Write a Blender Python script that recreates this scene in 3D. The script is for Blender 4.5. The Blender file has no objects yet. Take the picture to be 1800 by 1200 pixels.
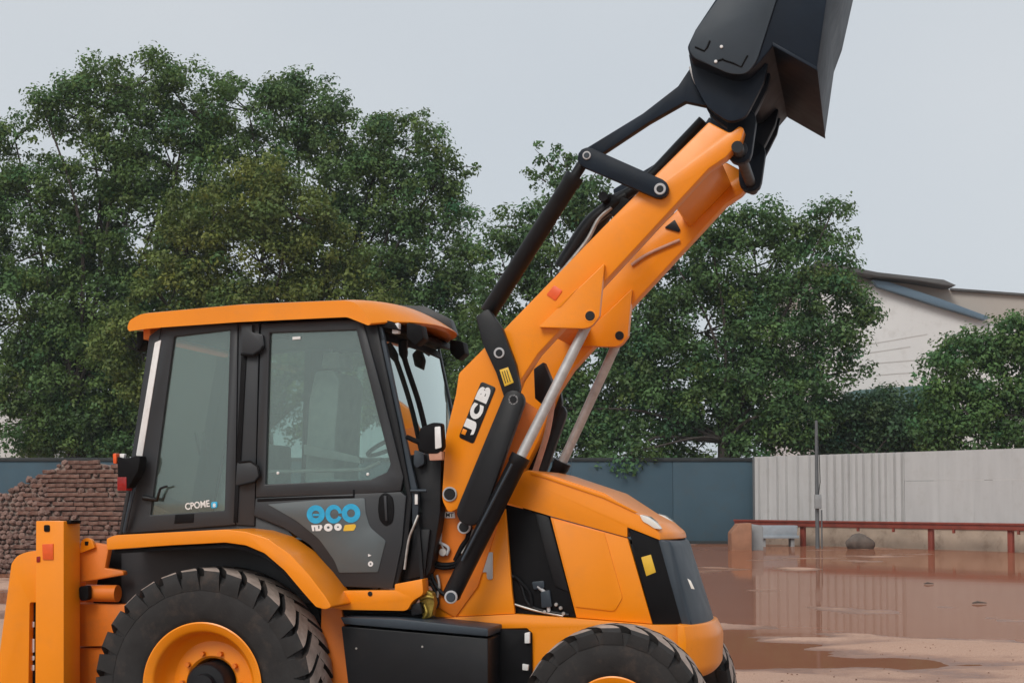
import bpy, bmesh, math, random
import numpy as np
from mathutils import Vector, Matrix

random.seed(11); RNG = np.random.default_rng(11)
R = math.radians
S = bpy.context.scene
COL = S.collection

# ------------------------------------------------------------------ camera, sky, sun, exposure
PITCH = R(3.0); FPX = 2700.0; HOR = 880.0; CX = 900.0; CAMH = 1.85
CY = HOR - FPX * math.tan(PITCH)
cam_d = bpy.data.cameras.new('camera'); cam = bpy.data.objects.new('camera', cam_d); COL.objects.link(cam)
cam.location = (0, 0, CAMH); cam.rotation_euler = (R(90) + PITCH, 0, 0)
cam_d.sensor_width = 36; cam_d.lens = FPX / 1800 * 36; cam_d.shift_y = (CY - 600) / 1800
cam_d.clip_start = 0.1; cam_d.clip_end = 2000
S.camera = cam

SUN_EL, SUN_AZ = R(42), R(205)      # azimuth measured from +Y towards +X : light comes from behind the camera, a little left
w = bpy.data.worlds.new('World'); S.world = w; w.use_nodes = True
nt = w.node_tree; nt.nodes.clear()
sky = nt.nodes.new('ShaderNodeTexSky'); sky.sky_type = 'NISHITA'; sky.sun_disc = False
sky.sun_elevation = SUN_EL; sky.sun_rotation = SUN_AZ; sky.dust_density = 4.0; sky.air_density = 1.0
hs = nt.nodes.new('ShaderNodeHueSaturation'); hs.inputs['Saturation'].default_value = 0.35
mx = nt.nodes.new('ShaderNodeMix'); mx.data_type = 'RGBA'; mx.inputs['Factor'].default_value = 0.80
wn = nt.nodes.new('ShaderNodeTexNoise'); wn.inputs['Scale'].default_value = 2.2; wn.inputs['Detail'].default_value = 4; wr = nt.nodes.new('ShaderNodeValToRGB')      # even overcast cloud deck
wtc = nt.nodes.new('ShaderNodeTexCoord'); nt.links.new(wtc.outputs['Generated'], wn.inputs['Vector'])
wr.color_ramp.elements[0].position = 0.3; wr.color_ramp.elements[0].color = (0.58, 0.635, 0.69, 1); wr.color_ramp.elements[1].position = 0.7; wr.color_ramp.elements[1].color = (0.66, 0.695, 0.73, 1)
wm = nt.nodes.new('ShaderNodeVectorMath'); wm.operation = 'SCALE'; wm.inputs['Scale'].default_value = 10.0
nt.links.new(wn.outputs[0], wr.inputs[0]); nt.links.new(wr.outputs[0], wm.inputs[0]); nt.links.new(wm.outputs[0], mx.inputs['B'])
bg = nt.nodes.new('ShaderNodeBackground'); bg.inputs['Strength'].default_value = 0.092
out = nt.nodes.new('ShaderNodeOutputWorld')
nt.links.new(sky.outputs[0], hs.inputs['Color']); nt.links.new(hs.outputs[0], mx.inputs['A'])
nt.links.new(mx.outputs['Result'], bg.inputs['Color']); nt.links.new(bg.outputs[0], out.inputs[0])
sd = bpy.data.lights.new('sun', 'SUN'); sun = bpy.data.objects.new('sun', sd); COL.objects.link(sun)
sd.energy = 1.5; sd.angle = R(25); sd.color = (1.0, 0.95, 0.88)
sdir = Vector((math.sin(SUN_AZ) * math.cos(SUN_EL), math.cos(SUN_AZ) * math.cos(SUN_EL), math.sin(SUN_EL)))
sun.rotation_euler = sdir.to_track_quat('Z', 'Y').to_euler()
sun.location = (0, 0, 40)
S.cycles.max_bounces = 6; S.cycles.diffuse_bounces = 3; S.cycles.glossy_bounces = 3; S.cycles.transmission_bounces = 3; S.cycles.transparent_max_bounces = 10
S.view_settings.view_transform = 'Standard'; S.view_settings.look = 'None'
S.view_settings.exposure = 0.24; S.view_settings.gamma = 1.0; S.view_settings.use_curve_mapping = False

# ------------------------------------------------------------------ projection helpers (used to read sizes off the photograph)
def ray(px, py):
    x = (px - CX) / FPX; z = (CY - py) / FPX; c, s = math.cos(PITCH), math.sin(PITCH)
    return Vector((x, c - s * z, s + c * z))
def W(px, py, Y):
    d = ray(px, py); t = Y / d.y
    return Vector((d.x * t, Y, CAMH + d.z * t))
ANG = R(13); MO = Vector((-1.922, 9.47, 0.0))
FD = Vector((math.cos(ANG), -math.sin(ANG), 0)); LD = Vector((math.sin(ANG), math.cos(ANG), 0))
CAMP = Vector((0, 0, CAMH))
def M(px, py, v):
    d = ray(px, py); t = (v + (MO - CAMP).dot(LD)) / d.dot(LD); P = CAMP + d * t - MO
    return (P.dot(FD), P.z)
WID = 2.2      # width of the machine; v runs from its near side (0) to its far side (2.2)

# ------------------------------------------------------------------ materials
def newmat(name):
    m = bpy.data.materials.new(name); m.use_nodes = True; n = m.node_tree; n.nodes.clear()
    o = n.nodes.new('ShaderNodeOutputMaterial'); return m, n, o
def N(n, t, **kw):
    x = n.nodes.new(t)
    for k, v in kw.items(): setattr(x, k, v)
    return x
def noise(n, scale, detail=4.0, coord='Object', rough=0.55, stretch=None):
    tc = N(n, 'ShaderNodeTexCoord'); t = N(n, 'ShaderNodeTexNoise'); t.inputs['Scale'].default_value = scale
    t.inputs['Detail'].default_value = detail; t.inputs['Roughness'].default_value = rough
    if stretch:
        mp = N(n, 'ShaderNodeMapping'); mp.inputs['Scale'].default_value = stretch
        n.links.new(tc.outputs[coord], mp.inputs[0]); n.links.new(mp.outputs[0], t.inputs['Vector'])
    else: n.links.new(tc.outputs[coord], t.inputs['Vector'])
    return t
def ramp(n, src, p0, p1, c0=(0, 0, 0, 1), c1=(1, 1, 1, 1)):
    r = N(n, 'ShaderNodeValToRGB'); e = r.color_ramp.elements
    e[0].position = p0; e[1].position = p1; e[0].color = c0; e[1].color = c1
    n.links.new(src, r.inputs[0]); return r
def mixc(n, fac, a, b, blend='MIX'):
    x = N(n, 'ShaderNodeMix'); x.data_type = 'RGBA'; x.blend_type = blend
    for k, v in (('Factor', fac), ('A', a), ('B', b)):
        if hasattr(v, 'is_output'): n.links.new(v, x.inputs[k])
        else: x.inputs[k].default_value = v if k == 'Factor' or len(v) == 4 else (*v, 1)
    return x.outputs['Result']
def bump(n, src, strength, dist, bsdf):
    b = N(n, 'ShaderNodeBump'); b.inputs['Strength'].default_value = strength; b.inputs['Distance'].default_value = dist
    n.links.new(src, b.inputs['Height']); n.links.new(b.outputs[0], bsdf.inputs['Normal']); return b
def pbr(name, col, rough=0.5, metal=0.0, var=0.12, scale=6.0, bmp=0.0, bscale=60.0, coat=0.0, dirt=None, dirt_amt=0.5, spec=0.5, stretch=None, rvar=0.1):
    m, n, o = newmat(name)
    b = N(n, 'ShaderNodeBsdfPrincipled'); n.links.new(b.outputs[0], o.inputs[0])
    t = noise(n, scale, 5, stretch=stretch)
    c0 = tuple(c * (1 - var) for c in col); c1 = tuple(min(1, c * (1 + var)) for c in col)
    rr = ramp(n, t.outputs[0], 0.3, 0.7, (*c0, 1), (*c1, 1)); col_out = rr.outputs[0]
    if dirt:
        t2 = noise(n, scale * 0.7 + 1.3, 8, rough=0.7)
        d = ramp(n, t2.outputs[0], 0.52, 0.75)
        mul = N(n, 'ShaderNodeMath', operation='MULTIPLY'); mul.inputs[1].default_value = dirt_amt
        n.links.new(d.outputs[0], mul.inputs[0])
        col_out = mixc(n, mul.outputs[0], col_out, dirt)
    n.links.new(col_out, b.inputs['Base Color'])
    b.inputs['Metallic'].default_value = metal; b.inputs['Specular IOR Level'].default_value = spec
    t3 = noise(n, scale * 3.1, 6)
    mr = N(n, 'ShaderNodeMapRange'); mr.inputs['To Min'].default_value = max(0.02, rough - rvar); mr.inputs['To Max'].default_value = min(1, rough + rvar)
    n.links.new(t3.outputs[0], mr.inputs[0]); n.links.new(mr.outputs[0], b.inputs['Roughness'])
    if coat: b.inputs['Coat Weight'].default_value = coat; b.inputs['Coat Roughness'].default_value = 0.12
    if bmp:
        t4 = noise(n, bscale, 5); bump(n, t4.outputs[0], bmp, 0.01, b)
    return m
MT = {}
MT['orange'] = pbr('orange_paint', (0.85, 0.258, 0.005), 0.32, var=0.06, scale=1.7, spec=0.4, coat=0.08, dirt=(0.50, 0.19, 0.06), dirt_amt=0.30, bmp=0.03, bscale=25)
MT['orange_deep'] = pbr('orange_chassis_paint', (0.70, 0.175, 0.010), 0.5, var=0.08, scale=3, dirt=(0.22, 0.10, 0.05), dirt_amt=0.4, bmp=0.05, bscale=30)
MT['black'] = pbr('black_satin_paint', (0.007, 0.008, 0.010), 0.45, var=0.2, scale=5, dirt=(0.03, 0.025, 0.022), dirt_amt=0.3, bmp=0.03, bscale=40, spec=0.3)
MT['blackplastic'] = pbr('black_plastic', (0.006, 0.006, 0.007), 0.6, var=0.2, scale=8, bmp=0.1, bscale=300, spec=0.12)
MT['bucket'] = pbr('bucket_steel_paint', (0.007, 0.014, 0.025), 0.5, var=0.25, scale=3, dirt=(0.022, 0.022, 0.024), dirt_amt=0.4, bmp=0.06, bscale=30, spec=0.2)
MT['slate'] = pbr('slate_paint', (0.030, 0.042, 0.055), 0.45, var=0.12, scale=3, bmp=0.03, bscale=40, spec=0.35)
MT['cabgrey'] = pbr('dark_grey_cab_paint', (0.026, 0.029, 0.033), 0.45, var=0.10, scale=3, spec=0.4, dirt=(0.05, 0.046, 0.042), dirt_amt=0.25)
MT['doorgrey'] = pbr('mid_grey_door_panel', (0.085, 0.105, 0.112), 0.4, var=0.07, scale=2.5, coat=0.15, dirt=(0.12, 0.10, 0.085), dirt_amt=0.25)
MT['rubber'] = pbr('tyre_rubber', (0.022, 0.021, 0.021), 0.72, var=0.25, scale=7, dirt=(0.10, 0.068, 0.052), dirt_amt=0.55, bmp=0.15, bscale=70, spec=0.35)
MT['lugtop'] = pbr('dusty_tread_rubber', (0.36, 0.29, 0.25), 0.85, var=0.25, scale=14, dirt=(0.15, 0.11, 0.09), dirt_amt=0.6, bmp=0.2, bscale=90)
MT['chrome'] = pbr('worn_steel_rod', (0.46, 0.455, 0.45), 0.36, metal=0.3, var=0.15, scale=18, stretch=(1, 1, 1), dirt=(0.28, 0.25, 0.23), dirt_amt=0.6)
MT['steel'] = pbr('plain_steel', (0.45, 0.44, 0.42), 0.4, metal=0.7, var=0.2, scale=25)
MT['brass'] = pbr('brass_valve', (0.36, 0.26, 0.05), 0.4, metal=0.6, var=0.35, scale=30, bmp=0.3, bscale=60)
MT['white'] = pbr('white_sticker', (0.75, 0.75, 0.74), 0.45, var=0.06, scale=20, dirt=(0.35, 0.3, 0.26), dirt_amt=0.3)
MT['ltgrey'] = pbr('light_grey_metal', (0.42, 0.42, 0.43), 0.5, var=0.08, scale=15)
MT['yellow'] = pbr('yellow_sticker', (0.70, 0.43, 0.03), 0.5, var=0.08, scale=20)
MT['blue'] = pbr('blue_decal', (0.02, 0.36, 0.62), 0.4, var=0.15, scale=20)
MT['redref'] = pbr('red_orange_reflector', (0.75, 0.10, 0.015), 0.35, var=0.08, scale=30)
MT['redlamp'] = pbr('red_lamp_lens', (0.28, 0.012, 0.01), 0.2, var=0.2, scale=30)
MT['pink'] = pbr('faded_pink_plastic', (0.50, 0.26, 0.18), 0.5, var=0.1, scale=20)
MT['seat'] = pbr('grey_seat_cloth', (0.48, 0.51, 0.52), 0.9, var=0.12, scale=12, bmp=0.15, bscale=150)
MT['headlight'] = pbr('headlight_lens', (0.78, 0.76, 0.70), 0.12, var=0.05, scale=8, coat=0.6)

def glass_mat(name, tint, dust, dfac, gl=0.06):
    m, n, o = newmat(name)
    tr = N(n, 'ShaderNodeBsdfTransparent'); tr.inputs[0].default_value = (*tint, 1)
    df = N(n, 'ShaderNodeBsdfDiffuse'); df.inputs[0].default_value = (*dust, 1)
    gs = N(n, 'ShaderNodeBsdfGlossy'); gs.inputs['Roughness'].default_value = 0.03; gs.inputs[0].default_value = (0.88, 1.0, 0.96, 1)
    t = noise(n, 2.2, 6)
    mr = N(n, 'ShaderNodeMapRange'); mr.inputs['To Min'].default_value = dfac * 0.75; mr.inputs['To Max'].default_value = dfac * 1.25
    n.links.new(t.outputs[0], mr.inputs[0])
    m1 = N(n, 'ShaderNodeMixShader'); n.links.new(mr.outputs[0], m1.inputs[0]); n.links.new(tr.outputs[0], m1.inputs[1]); n.links.new(df.outputs[0], m1.inputs[2])
    fr = N(n, 'ShaderNodeFresnel'); fr.inputs['IOR'].default_value = 1.5
    ad = N(n, 'ShaderNodeMath', operation='ADD'); ad.use_clamp = True; ad.inputs[1].default_value = gl
    n.links.new(fr.outputs[0], ad.inputs[0])
    m2 = N(n, 'ShaderNodeMixShader'); n.links.new(ad.outputs[0], m2.inputs[0]); n.links.new(m1.outputs[0], m2.inputs[1]); n.links.new(gs.outputs[0], m2.inputs[2])
    n.links.new(m2.outputs[0], o.inputs[0]); return m
MT['glass'] = glass_mat('tinted_dusty_glass', (0.78, 0.87, 0.84), (0.42, 0.50, 0.475), 0.085, 0.065)
MT['screen'] = glass_mat('windscreen_glass', (0.60, 0.68, 0.66), (0.30, 0.34, 0.33), 0.12, 0.42)

# ------------------------------------------------------------------ mesh helpers
def link(o, parent=None):
    COL.objects.link(o)
    if parent: o.parent = parent
    return o
def mesh_obj(name, verts, faces, mat, parent=None, smooth=False, mats=None, fmat=None, angle=35):
    me = bpy.data.meshes.new(name); me.from_pydata([tuple(v) for v in verts], [], faces)
    for m in (mats or [mat]): me.materials.append(MT[m] if isinstance(m, str) else m)
    if fmat is not None: me.polygons.foreach_set('material_index', np.array(fmat, dtype=np.int32))
    me.update()
    if smooth:
        me.polygons.foreach_set('use_smooth', np.ones(len(me.polygons), dtype=bool)); me.set_sharp_from_angle(angle=R(angle))
    return link(bpy.data.objects.new(name, me), parent)
def bm_obj(name, bm, mat, parent=None, angle=35, smooth=True):
    bmesh.ops.recalc_face_normals(bm, faces=bm.faces)
    me = bpy.data.meshes.new(name); bm.to_mesh(me); bm.free(); me.materials.append(MT[mat] if isinstance(mat, str) else mat)
    if smooth:
        me.polygons.foreach_set('use_smooth', np.ones(len(me.polygons), dtype=bool)); me.set_sharp_from_angle(angle=R(angle))
    return link(bpy.data.objects.new(name, me), parent)
def tag(o, label=None, cat=None, group=None, kind=None):
    if label: o['label'] = label
    if cat: o['category'] = cat
    if group: o['group'] = group
    if kind: o['kind'] = kind
    return o
def empty(name, loc=(0, 0, 0), rz=0.0):
    o = bpy.data.objects.new(name, None); o.location = loc; o.rotation_euler = (0, 0, rz); o.empty_display_size = 0.3
    return link(o)
def rc(pts, r, seg=4):
    """round the corners of a closed outline; a corner may carry its own radius as third value"""
    out = []; n = len(pts)
    for i in range(n):
        p = Vector(pts[i][:2]); a = Vector(pts[i - 1][:2]); b = Vector(pts[(i + 1) % n][:2])
        rr = pts[i][2] if len(pts[i]) > 2 else r
        la, lb = (a - p).length, (b - p).length
        rr = min(rr, la * 0.45, lb * 0.45)
        if rr < 0.3: out.append(tuple(p)); continue
        q0 = p + (a - p) / la * rr; q1 = p + (b - p) / lb * rr
        for k in range(seg + 1):
            t = k / seg; out.append(tuple(q0 * (1 - t) ** 2 + p * 2 * t * (1 - t) + q1 * t * t))
    return out
def prism(uz, v0, v1, bev=0.006, seg=2):
    bm = bmesh.new()
    a = [bm.verts.new((u, v0, z)) for u, z in uz]; b = [bm.verts.new((u, v1, z)) for u, z in uz]
    n = len(uz); bm.faces.new(a); bm.faces.new(b[::-1])
    for i in range(n): bm.faces.new((a[i], b[i], b[(i + 1) % n], a[(i + 1) % n]))
    bmesh.ops.recalc_face_normals(bm, faces=bm.faces)
    if bev > 0:
        ed = [e for e in bm.edges if len(e.link_faces) == 2 and e.calc_face_angle(0) > R(28)]
        try: bmesh.ops.bevel(bm, geom=ed, offset=bev, segments=seg, affect='EDGES', profile=0.5, clamp_overlap=True)
        except Exception: pass
    return bm
def plate(name, px, v0, v1, mat, parent, r=0, bev=0.006, pv=None, mir=False, seg=2):
    pp = rc(px, r) if r else [p[:2] for p in px]
    uz = [M(x, y, v0 if pv is None else pv) for x, y in pp]
    o = bm_obj(name, prism(uz, v0, v1, bev, seg), mat, parent)
    if mir:
        f = bm_obj(name, prism(uz, WID - v1, WID - v0, bev, seg), mat, parent); return o, f
    return o
def ringframe(name, outer, inner, v0, v1, mat, parent, bev=0.006, mir=False):
    """a plate with a window hole"""
    O_ = [M(x, y, v0) for x, y in outer]; I_ = [M(x, y, v0) for x, y in inner]; n = len(O_)
    def build(a, b):
        bm = bmesh.new()
        vo0 = [bm.verts.new((u, a, z)) for u, z in O_]; vi0 = [bm.verts.new((u, a, z)) for u, z in I_]
        vo1 = [bm.verts.new((u, b, z)) for u, z in O_]; vi1 = [bm.verts.new((u, b, z)) for u, z in I_]
        for i in range(n):
            j = (i + 1) % n
            bm.faces.new((vo0[i], vo0[j], vi0[j], vi0[i])); bm.faces.new((vo1[j], vo1[i], vi1[i], vi1[j]))
            bm.faces.new((vo0[j], vo0[i], vo1[i], vo1[j])); bm.faces.new((vi0[i], vi0[j], vi1[j], vi1[i]))
        bmesh.ops.recalc_face_normals(bm, faces=bm.faces)
        ed = [e for e in bm.edges if e.calc_face_angle(0) > R(28)]
        bmesh.ops.bevel(bm, geom=ed, offset=bev, segments=2, affect='EDGES', profile=0.5, clamp_overlap=True)
        return bm
    o = bm_obj(name, build(v0, v1), mat, parent)
    if mir: return o, bm_obj(name, build(WID - v1, WID - v0), mat, parent)
    return o
def capsule(p0, p1, w0, w1=None, seg=6):
    w1 = w0 if w1 is None else w1
    p0, p1 = Vector(p0), Vector(p1); d = (p1 - p0).normalized(); nrm = Vector((-d.y, d.x)); out = []
    for k in range(seg + 1):
        a = math.pi / 2 + math.pi * k / seg; out.append(tuple(p0 + (d * math.cos(a) + nrm * math.sin(a)) * w0))
    for k in range(seg + 1):
        a = -math.pi / 2 + math.pi * k / seg; out.append(tuple(p1 + (d * math.cos(a) + nrm * math.sin(a)) * w1))
    return out
def tube_geo(pts, rad, n=12, caps=True):
    pts = [Vector(p) for p in pts]; rad = rad if hasattr(rad, '__len__') else [rad] * len(pts)
    V, Fc = [], []; ref = None
    for i, p in enumerate(pts):
        d = (pts[min(i + 1, len(pts) - 1)] - pts[max(i - 1, 0)]).normalized()
        if ref is None:
            ref = d.cross(Vector((0, 0, 1))); 
            if ref.length < 0.1: ref = d.cross(Vector((1, 0, 0)))
        ref = (ref - d * ref.dot(d)).normalized(); bi = d.cross(ref)
        for k in range(n):
            a = 2 * math.pi * k / n; V.append(p + (ref * math.cos(a) + bi * math.sin(a)) * rad[i])
    for i in range(len(pts) - 1):
        for k in range(n):
            Fc.append((i * n + k, i * n + (k + 1) % n, (i + 1) * n + (k + 1) % n, (i + 1) * n + k))
    if caps: Fc.append(tuple(range(n))[::-1]); Fc.append(tuple(range((len(pts) - 1) * n, len(pts) * n)))
    return V, Fc
def tube(name, pts, rad, mat, parent, n=12):
    V, Fc = tube_geo(pts, rad, n); return mesh_obj(name, V, Fc, mat, parent, smooth=True, angle=50)
def P3(px, py, v):
    u, z = M(px, py, v); return (u, v, z)
def mirv(p): return (p[0], WID - p[1], p[2])
def spline(pts, n=8):
    pts = [Vector(p) for p in pts]; out = []
    P = [pts[0]] + pts + [pts[-1]]
    for i in range(1, len(P) - 2):
        for k in range(n):
            t = k / n; a, b, c, d = P[i - 1], P[i], P[i + 1], P[i + 2]
            out.append(0.5 * ((2 * b) + (c - a) * t + (2 * a - 5 * b + 4 * c - d) * t * t + (3 * b - a - 3 * c + d) * t ** 3))
    out.append(pts[-1]); return out
def disc(name, px, py, v, rad, thick, mat, parent, n=24, hole=0.0, mir=False):
    """short cylinder (pin, washer) with its axis across the machine"""
    u, z = M(px, py, v); out = []
    for vv, sg in (((v, 1),) if not mir else ((v, 1), (WID - v, -1))):
        bm = bmesh.new(); ro, ri = [], []
        prof = [(rad, thick), (rad, 0.003), (rad - 0.003, 0.0)] + ([(hole, 0.0), (hole, thick)] if hole else [])
        rings = []
        for rr, ww in prof: rings.append([bm.verts.new((u + rr * math.cos(2 * math.pi * k / n), vv + sg * ww, z + rr * math.sin(2 * math.pi * k / n))) for k in range(n)])
        for a, b in zip(rings[:-1], rings[1:]):
            for k in range(n): bm.faces.new((a[k], a[(k + 1) % n], b[(k + 1) % n], b[k]))
        if not hole: bm.faces.new(rings[-1])
        out.append(bm_obj(name, bm, mat, parent))
    return out
def lathe(name, prof, u0, z0, v0, sg, mat, parent, n=64):
    """prof: (w, r) pairs, w measured inwards from the outer face v0"""
    V, Fc = [], []
    for ww, rr in prof:
        for k in range(n):
            a = 2 * math.pi * k / n; V.append((u0 + rr * math.cos(a), v0 + sg * ww, z0 + rr * math.sin(a)))
    for i in range(len(prof) - 1):
        for k in range(n): Fc.append((i * n + k, i * n + (k + 1) % n, (i + 1) * n + (k + 1) % n, (i + 1) * n + k))
    return mesh_obj(name, V, Fc, mat, parent, smooth=True, angle=40)
def text_mesh(body, offset=0.0, extrude=0.02):
    cu = bpy.data.curves.new('lettering', 'FONT'); cu.body = body; cu.offset = offset; cu.extrude = extrude; cu.resolution_u = 4
    o = bpy.data.objects.new('lettering', cu); COL.objects.link(o)
    dg = bpy.context.evaluated_depsgraph_get(); me = bpy.data.meshes.new_from_object(o.evaluated_get(dg))
    V = np.array([v.co[:] for v in me.vertices]); Fc = [tuple(p.vertices) for p in me.polygons]
    bpy.data.objects.remove(o); bpy.data.curves.remove(cu); bpy.data.meshes.remove(me)
    V[:, 0] = (V[:, 0] - V[:, 0].min()) / (V[:, 0].max() - V[:, 0].min()); V[:, 1] = (V[:, 1] - V[:, 1].min()) / (V[:, 1].max() - V[:, 1].min())
    V[:, 2] = (V[:, 2] - V[:, 2].min()) / max(1e-6, V[:, 2].max() - V[:, 2].min())
    return V, Fc
def letters(name, body, o_px, x_px, y_px, v, mat, parent, offset=0.0, thick=0.003):
    """lettering laid on a plane: origin pixel, end of its baseline, top of its first letter"""
    V, Fc = text_mesh(body, offset); o_ = Vector(o_px); xd = Vector(x_px) - o_; yd = Vector(y_px) - o_
    out = []
    for a, b, c in V:
        p = o_ + xd * a + yd * b; u, z = M(p.x, p.y, v); out.append((u, v - thick * (1 - c), z))
    return mesh_obj(name, out, Fc, mat, parent)
def fbm(x, y, octaves=5, seed=0, gain=0.5):
    def vn(x, y, s):
        xi = np.floor(x).astype(np.int64); yi = np.floor(y).astype(np.int64); fx = x - xi; fy = y - yi
        fx = fx * fx * (3 - 2 * fx); fy = fy * fy * (3 - 2 * fy)
        def h(a, b):
            n = (a * 374761393 + b * 668265263 + s * 1442695041) & 0xffffffff
            n = ((n ^ (n >> 13)) * 1274126177) & 0xffffffff
            return ((n ^ (n >> 16)) & 0xffff) / 65535.0
        return (h(xi, yi) * (1 - fx) + h(xi + 1, yi) * fx) * (1 - fy) + (h(xi, yi + 1) * (1 - fx) + h(xi + 1, yi + 1) * fx) * fy
    t = 0; a = 1.0; tot = 0
    for i in range(octaves):
        t = t + a * vn(x, y, seed + i * 17); tot += a; a *= gain; x = x * 2.03 + 5.1; y = y * 2.03 + 1.7
    return t / tot

# ================================================================== GROUND
def ground_material():
    m, n, o = newmat('red_mud'); b = N(n, 'ShaderNodeBsdfPrincipled'); n.links.new(b.outputs[0], o.inputs[0])
    geo = N(n, 'ShaderNodeNewGeometry'); sp = N(n, 'ShaderNodeSeparateXYZ'); n.links.new(geo.outputs['Position'], sp.inputs[0])
    t = noise(n, 0.55, 8, rough=0.62, stretch=(0.6, 1, 1)); t2 = noise(n, 7, 8, rough=0.7); t3 = noise(n, 60, 5)
    # wetness follows the height above the standing water
    hgt = N(n, 'ShaderNodeMath', operation='MULTIPLY_ADD'); hgt.inputs[1].default_value = 0.030; n.links.new(t2.outputs[0], hgt.inputs[0]); n.links.new(sp.outputs['Z'], hgt.inputs[2])
    wet = ramp(n, hgt.outputs[0], 0.018, 0.040)
    dry = mixc(n, t.outputs[0], (0.41, 0.240, 0.165), (0.60, 0.405, 0.305)); dry = mixc(n, ramp(n, t3.outputs[0], 0.45, 0.7).outputs[0], dry, (0.36, 0.20, 0.14))
    wetc = mixc(n, t2.outputs[0], (0.19, 0.080, 0.046), (0.29, 0.135, 0.084))
    n.links.new(mixc(n, wet.outputs[0], wetc, dry), b.inputs['Base Color'])
    rg = ramp(n, wet.outputs[0], 0.0, 1.0, (0.28, 0.28, 0.28, 1), (0.85, 0.85, 0.85, 1)); n.links.new(rg.outputs[0], b.inputs['Roughness'])
    b.inputs['Specular IOR Level'].default_value = 0.35
    pb = N(n, 'ShaderNodeTexVoronoi'); pb.inputs['Scale'].default_value = 16.0; tc_ = N(n, 'ShaderNodeTexCoord'); n.links.new(tc_.outputs['Object'], pb.inputs['Vector'])
    sm = N(n, 'ShaderNodeMath', operation='MULTIPLY_ADD'); sm.inputs[1].default_value = -0.5; n.links.new(pb.outputs['Distance'], sm.inputs[0]); n.links.new(t2.outputs[0], sm.inputs[2])
    bump(n, sm.outputs[0], 0.5, 0.03, b); return m
MT['mud'] = ground_material()
def water_material():
    m, n, o = newmat('muddy_water')
    df = N(n, 'ShaderNodeBsdfDiffuse'); t = noise(n, 0.35, 6, stretch=(0.4, 1, 1))
    n.links.new(mixc(n, t.outputs[0], (0.235, 0.092, 0.052), (0.32, 0.140, 0.086)), df.inputs[0])
    gs = N(n, 'ShaderNodeBsdfGlossy'); gs.inputs['Roughness'].default_value = 0.045; gs.inputs[0].default_value = (0.95, 0.88, 0.82, 1)
    fr = N(n, 'ShaderNodeFresnel'); fr.inputs['IOR'].default_value = 1.33
    mn = N(n, 'ShaderNodeMath', operation='MULTIPLY'); mn.inputs[1].default_value = 0.58; n.links.new(fr.outputs[0], mn.inputs[0])
    mxs = N(n, 'ShaderNodeMixShader'); n.links.new(mn.outputs[0], mxs.inputs[0]); n.links.new(df.outputs[0], mxs.inputs[1]); n.links.new(gs.outputs[0], mxs.inputs[2])
    n.links.new(mxs.outputs[0], o.inputs[0])
    t2 = noise(n, 1.6, 3, stretch=(0.25, 1, 1)); bb = N(n, 'ShaderNodeBump'); bb.inputs['Strength'].default_value = 0.05; bb.inputs['Distance'].default_value = 0.02
    n.links.new(t2.outputs[0], bb.inputs['Height']); n.links.new(bb.outputs[0], gs.inputs['Normal'])
    return m
MT['water'] = water_material()
def ground_height(x, y):
    wx = x + 3 * (fbm(x * 0.15, y * 0.15, 3, 21) - 0.5); wy = y + 5 * (fbm(x * 0.12 + 9, y * 0.12, 3, 33) - 0.5)
    h = (fbm(wx * 0.16, wy * 0.45, 4, 3) - 0.5) * 0.12 + (fbm(wx * 0.50, wy * 0.42, 4, 51) - 0.5) * 0.16 + (fbm(x * 0.7, y * 1.5, 5, 9) - 0.5) * 0.05 + (fbm(x * 3.1, y * 3.3, 3, 14) - 0.5) * 0.014
    near = np.clip((21.0 - wy) / 6.0, -1, 1); side = np.clip((-4.0 - x) / 5.0, 0, 1)
    h = h + np.where(near > 0, near * 0.030, near * 0.044) + side * 0.08
    edge = np.clip((y - 55 + np.clip(x - 10, 0, 20) * 0.6) / 6, 0, 1)
    h = h + edge * 0.02
    flat = np.clip(1 - np.hypot((x - (-0.7)) / 4.2, (y - 10.2) / 3.2), 0, 1)     # under the machine
    return np.clip(h * (1 - np.clip(flat * 3, 0, 1)), -0.2, 0.14)
xs = np.concatenate([np.linspace(-900, -45, 12)[:-1], np.arange(-45, 45, 0.22), np.linspace(45, 900, 12)])
ys = np.concatenate([np.linspace(-600, -4, 8)[:-1], np.arange(-4, 76, 0.18), np.linspace(76, 1500, 14)])
gx, gy = np.meshgrid(xs, ys); inner = (np.abs(gx) < 45) & (gy > -4) & (gy < 76)
gz = np.where(inner, ground_height(gx, gy), 0.05)
nx, ny = len(xs), len(ys)
V = np.stack([gx.ravel(), gy.ravel(), gz.ravel()], 1)
ii = (np.arange(ny - 1)[:, None] * nx + np.arange(nx - 1)[None, :]).ravel()
Fq = np.stack([ii, ii + 1, ii + nx + 1, ii + nx], 1)
def np_mesh(name, V, Fq, mats, parent=None, smooth=True, col=None, mat_idx=None):
    me = bpy.data.meshes.new(name); nv, nf = len(V), len(Fq); k = Fq.shape[1]
    me.vertices.add(nv); me.vertices.foreach_set('co', np.ascontiguousarray(V, dtype=np.float32).ravel())
    me.loops.add(nf * k); me.loops.foreach_set('vertex_index', np.ascontiguousarray(Fq, dtype=np.int32).ravel())
    me.polygons.add(nf); me.polygons.foreach_set('loop_start', np.arange(0, nf * k, k, dtype=np.int32))
    me.update(calc_edges=True)
    for m in mats: me.materials.append(MT[m])
    if smooth: me.polygons.foreach_set('use_smooth', np.ones(nf, dtype=bool))
    if mat_idx is not None: me.polygons.foreach_set('material_index', mat_idx.astype(np.int32))
    if col is not None:
        a = me.color_attributes.new('tone', 'FLOAT_COLOR', 'POINT'); a.data.foreach_set('color', np.ascontiguousarray(col, dtype=np.float32).ravel())
    me.validate(); return link(bpy.data.objects.new(name, me), parent)
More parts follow.
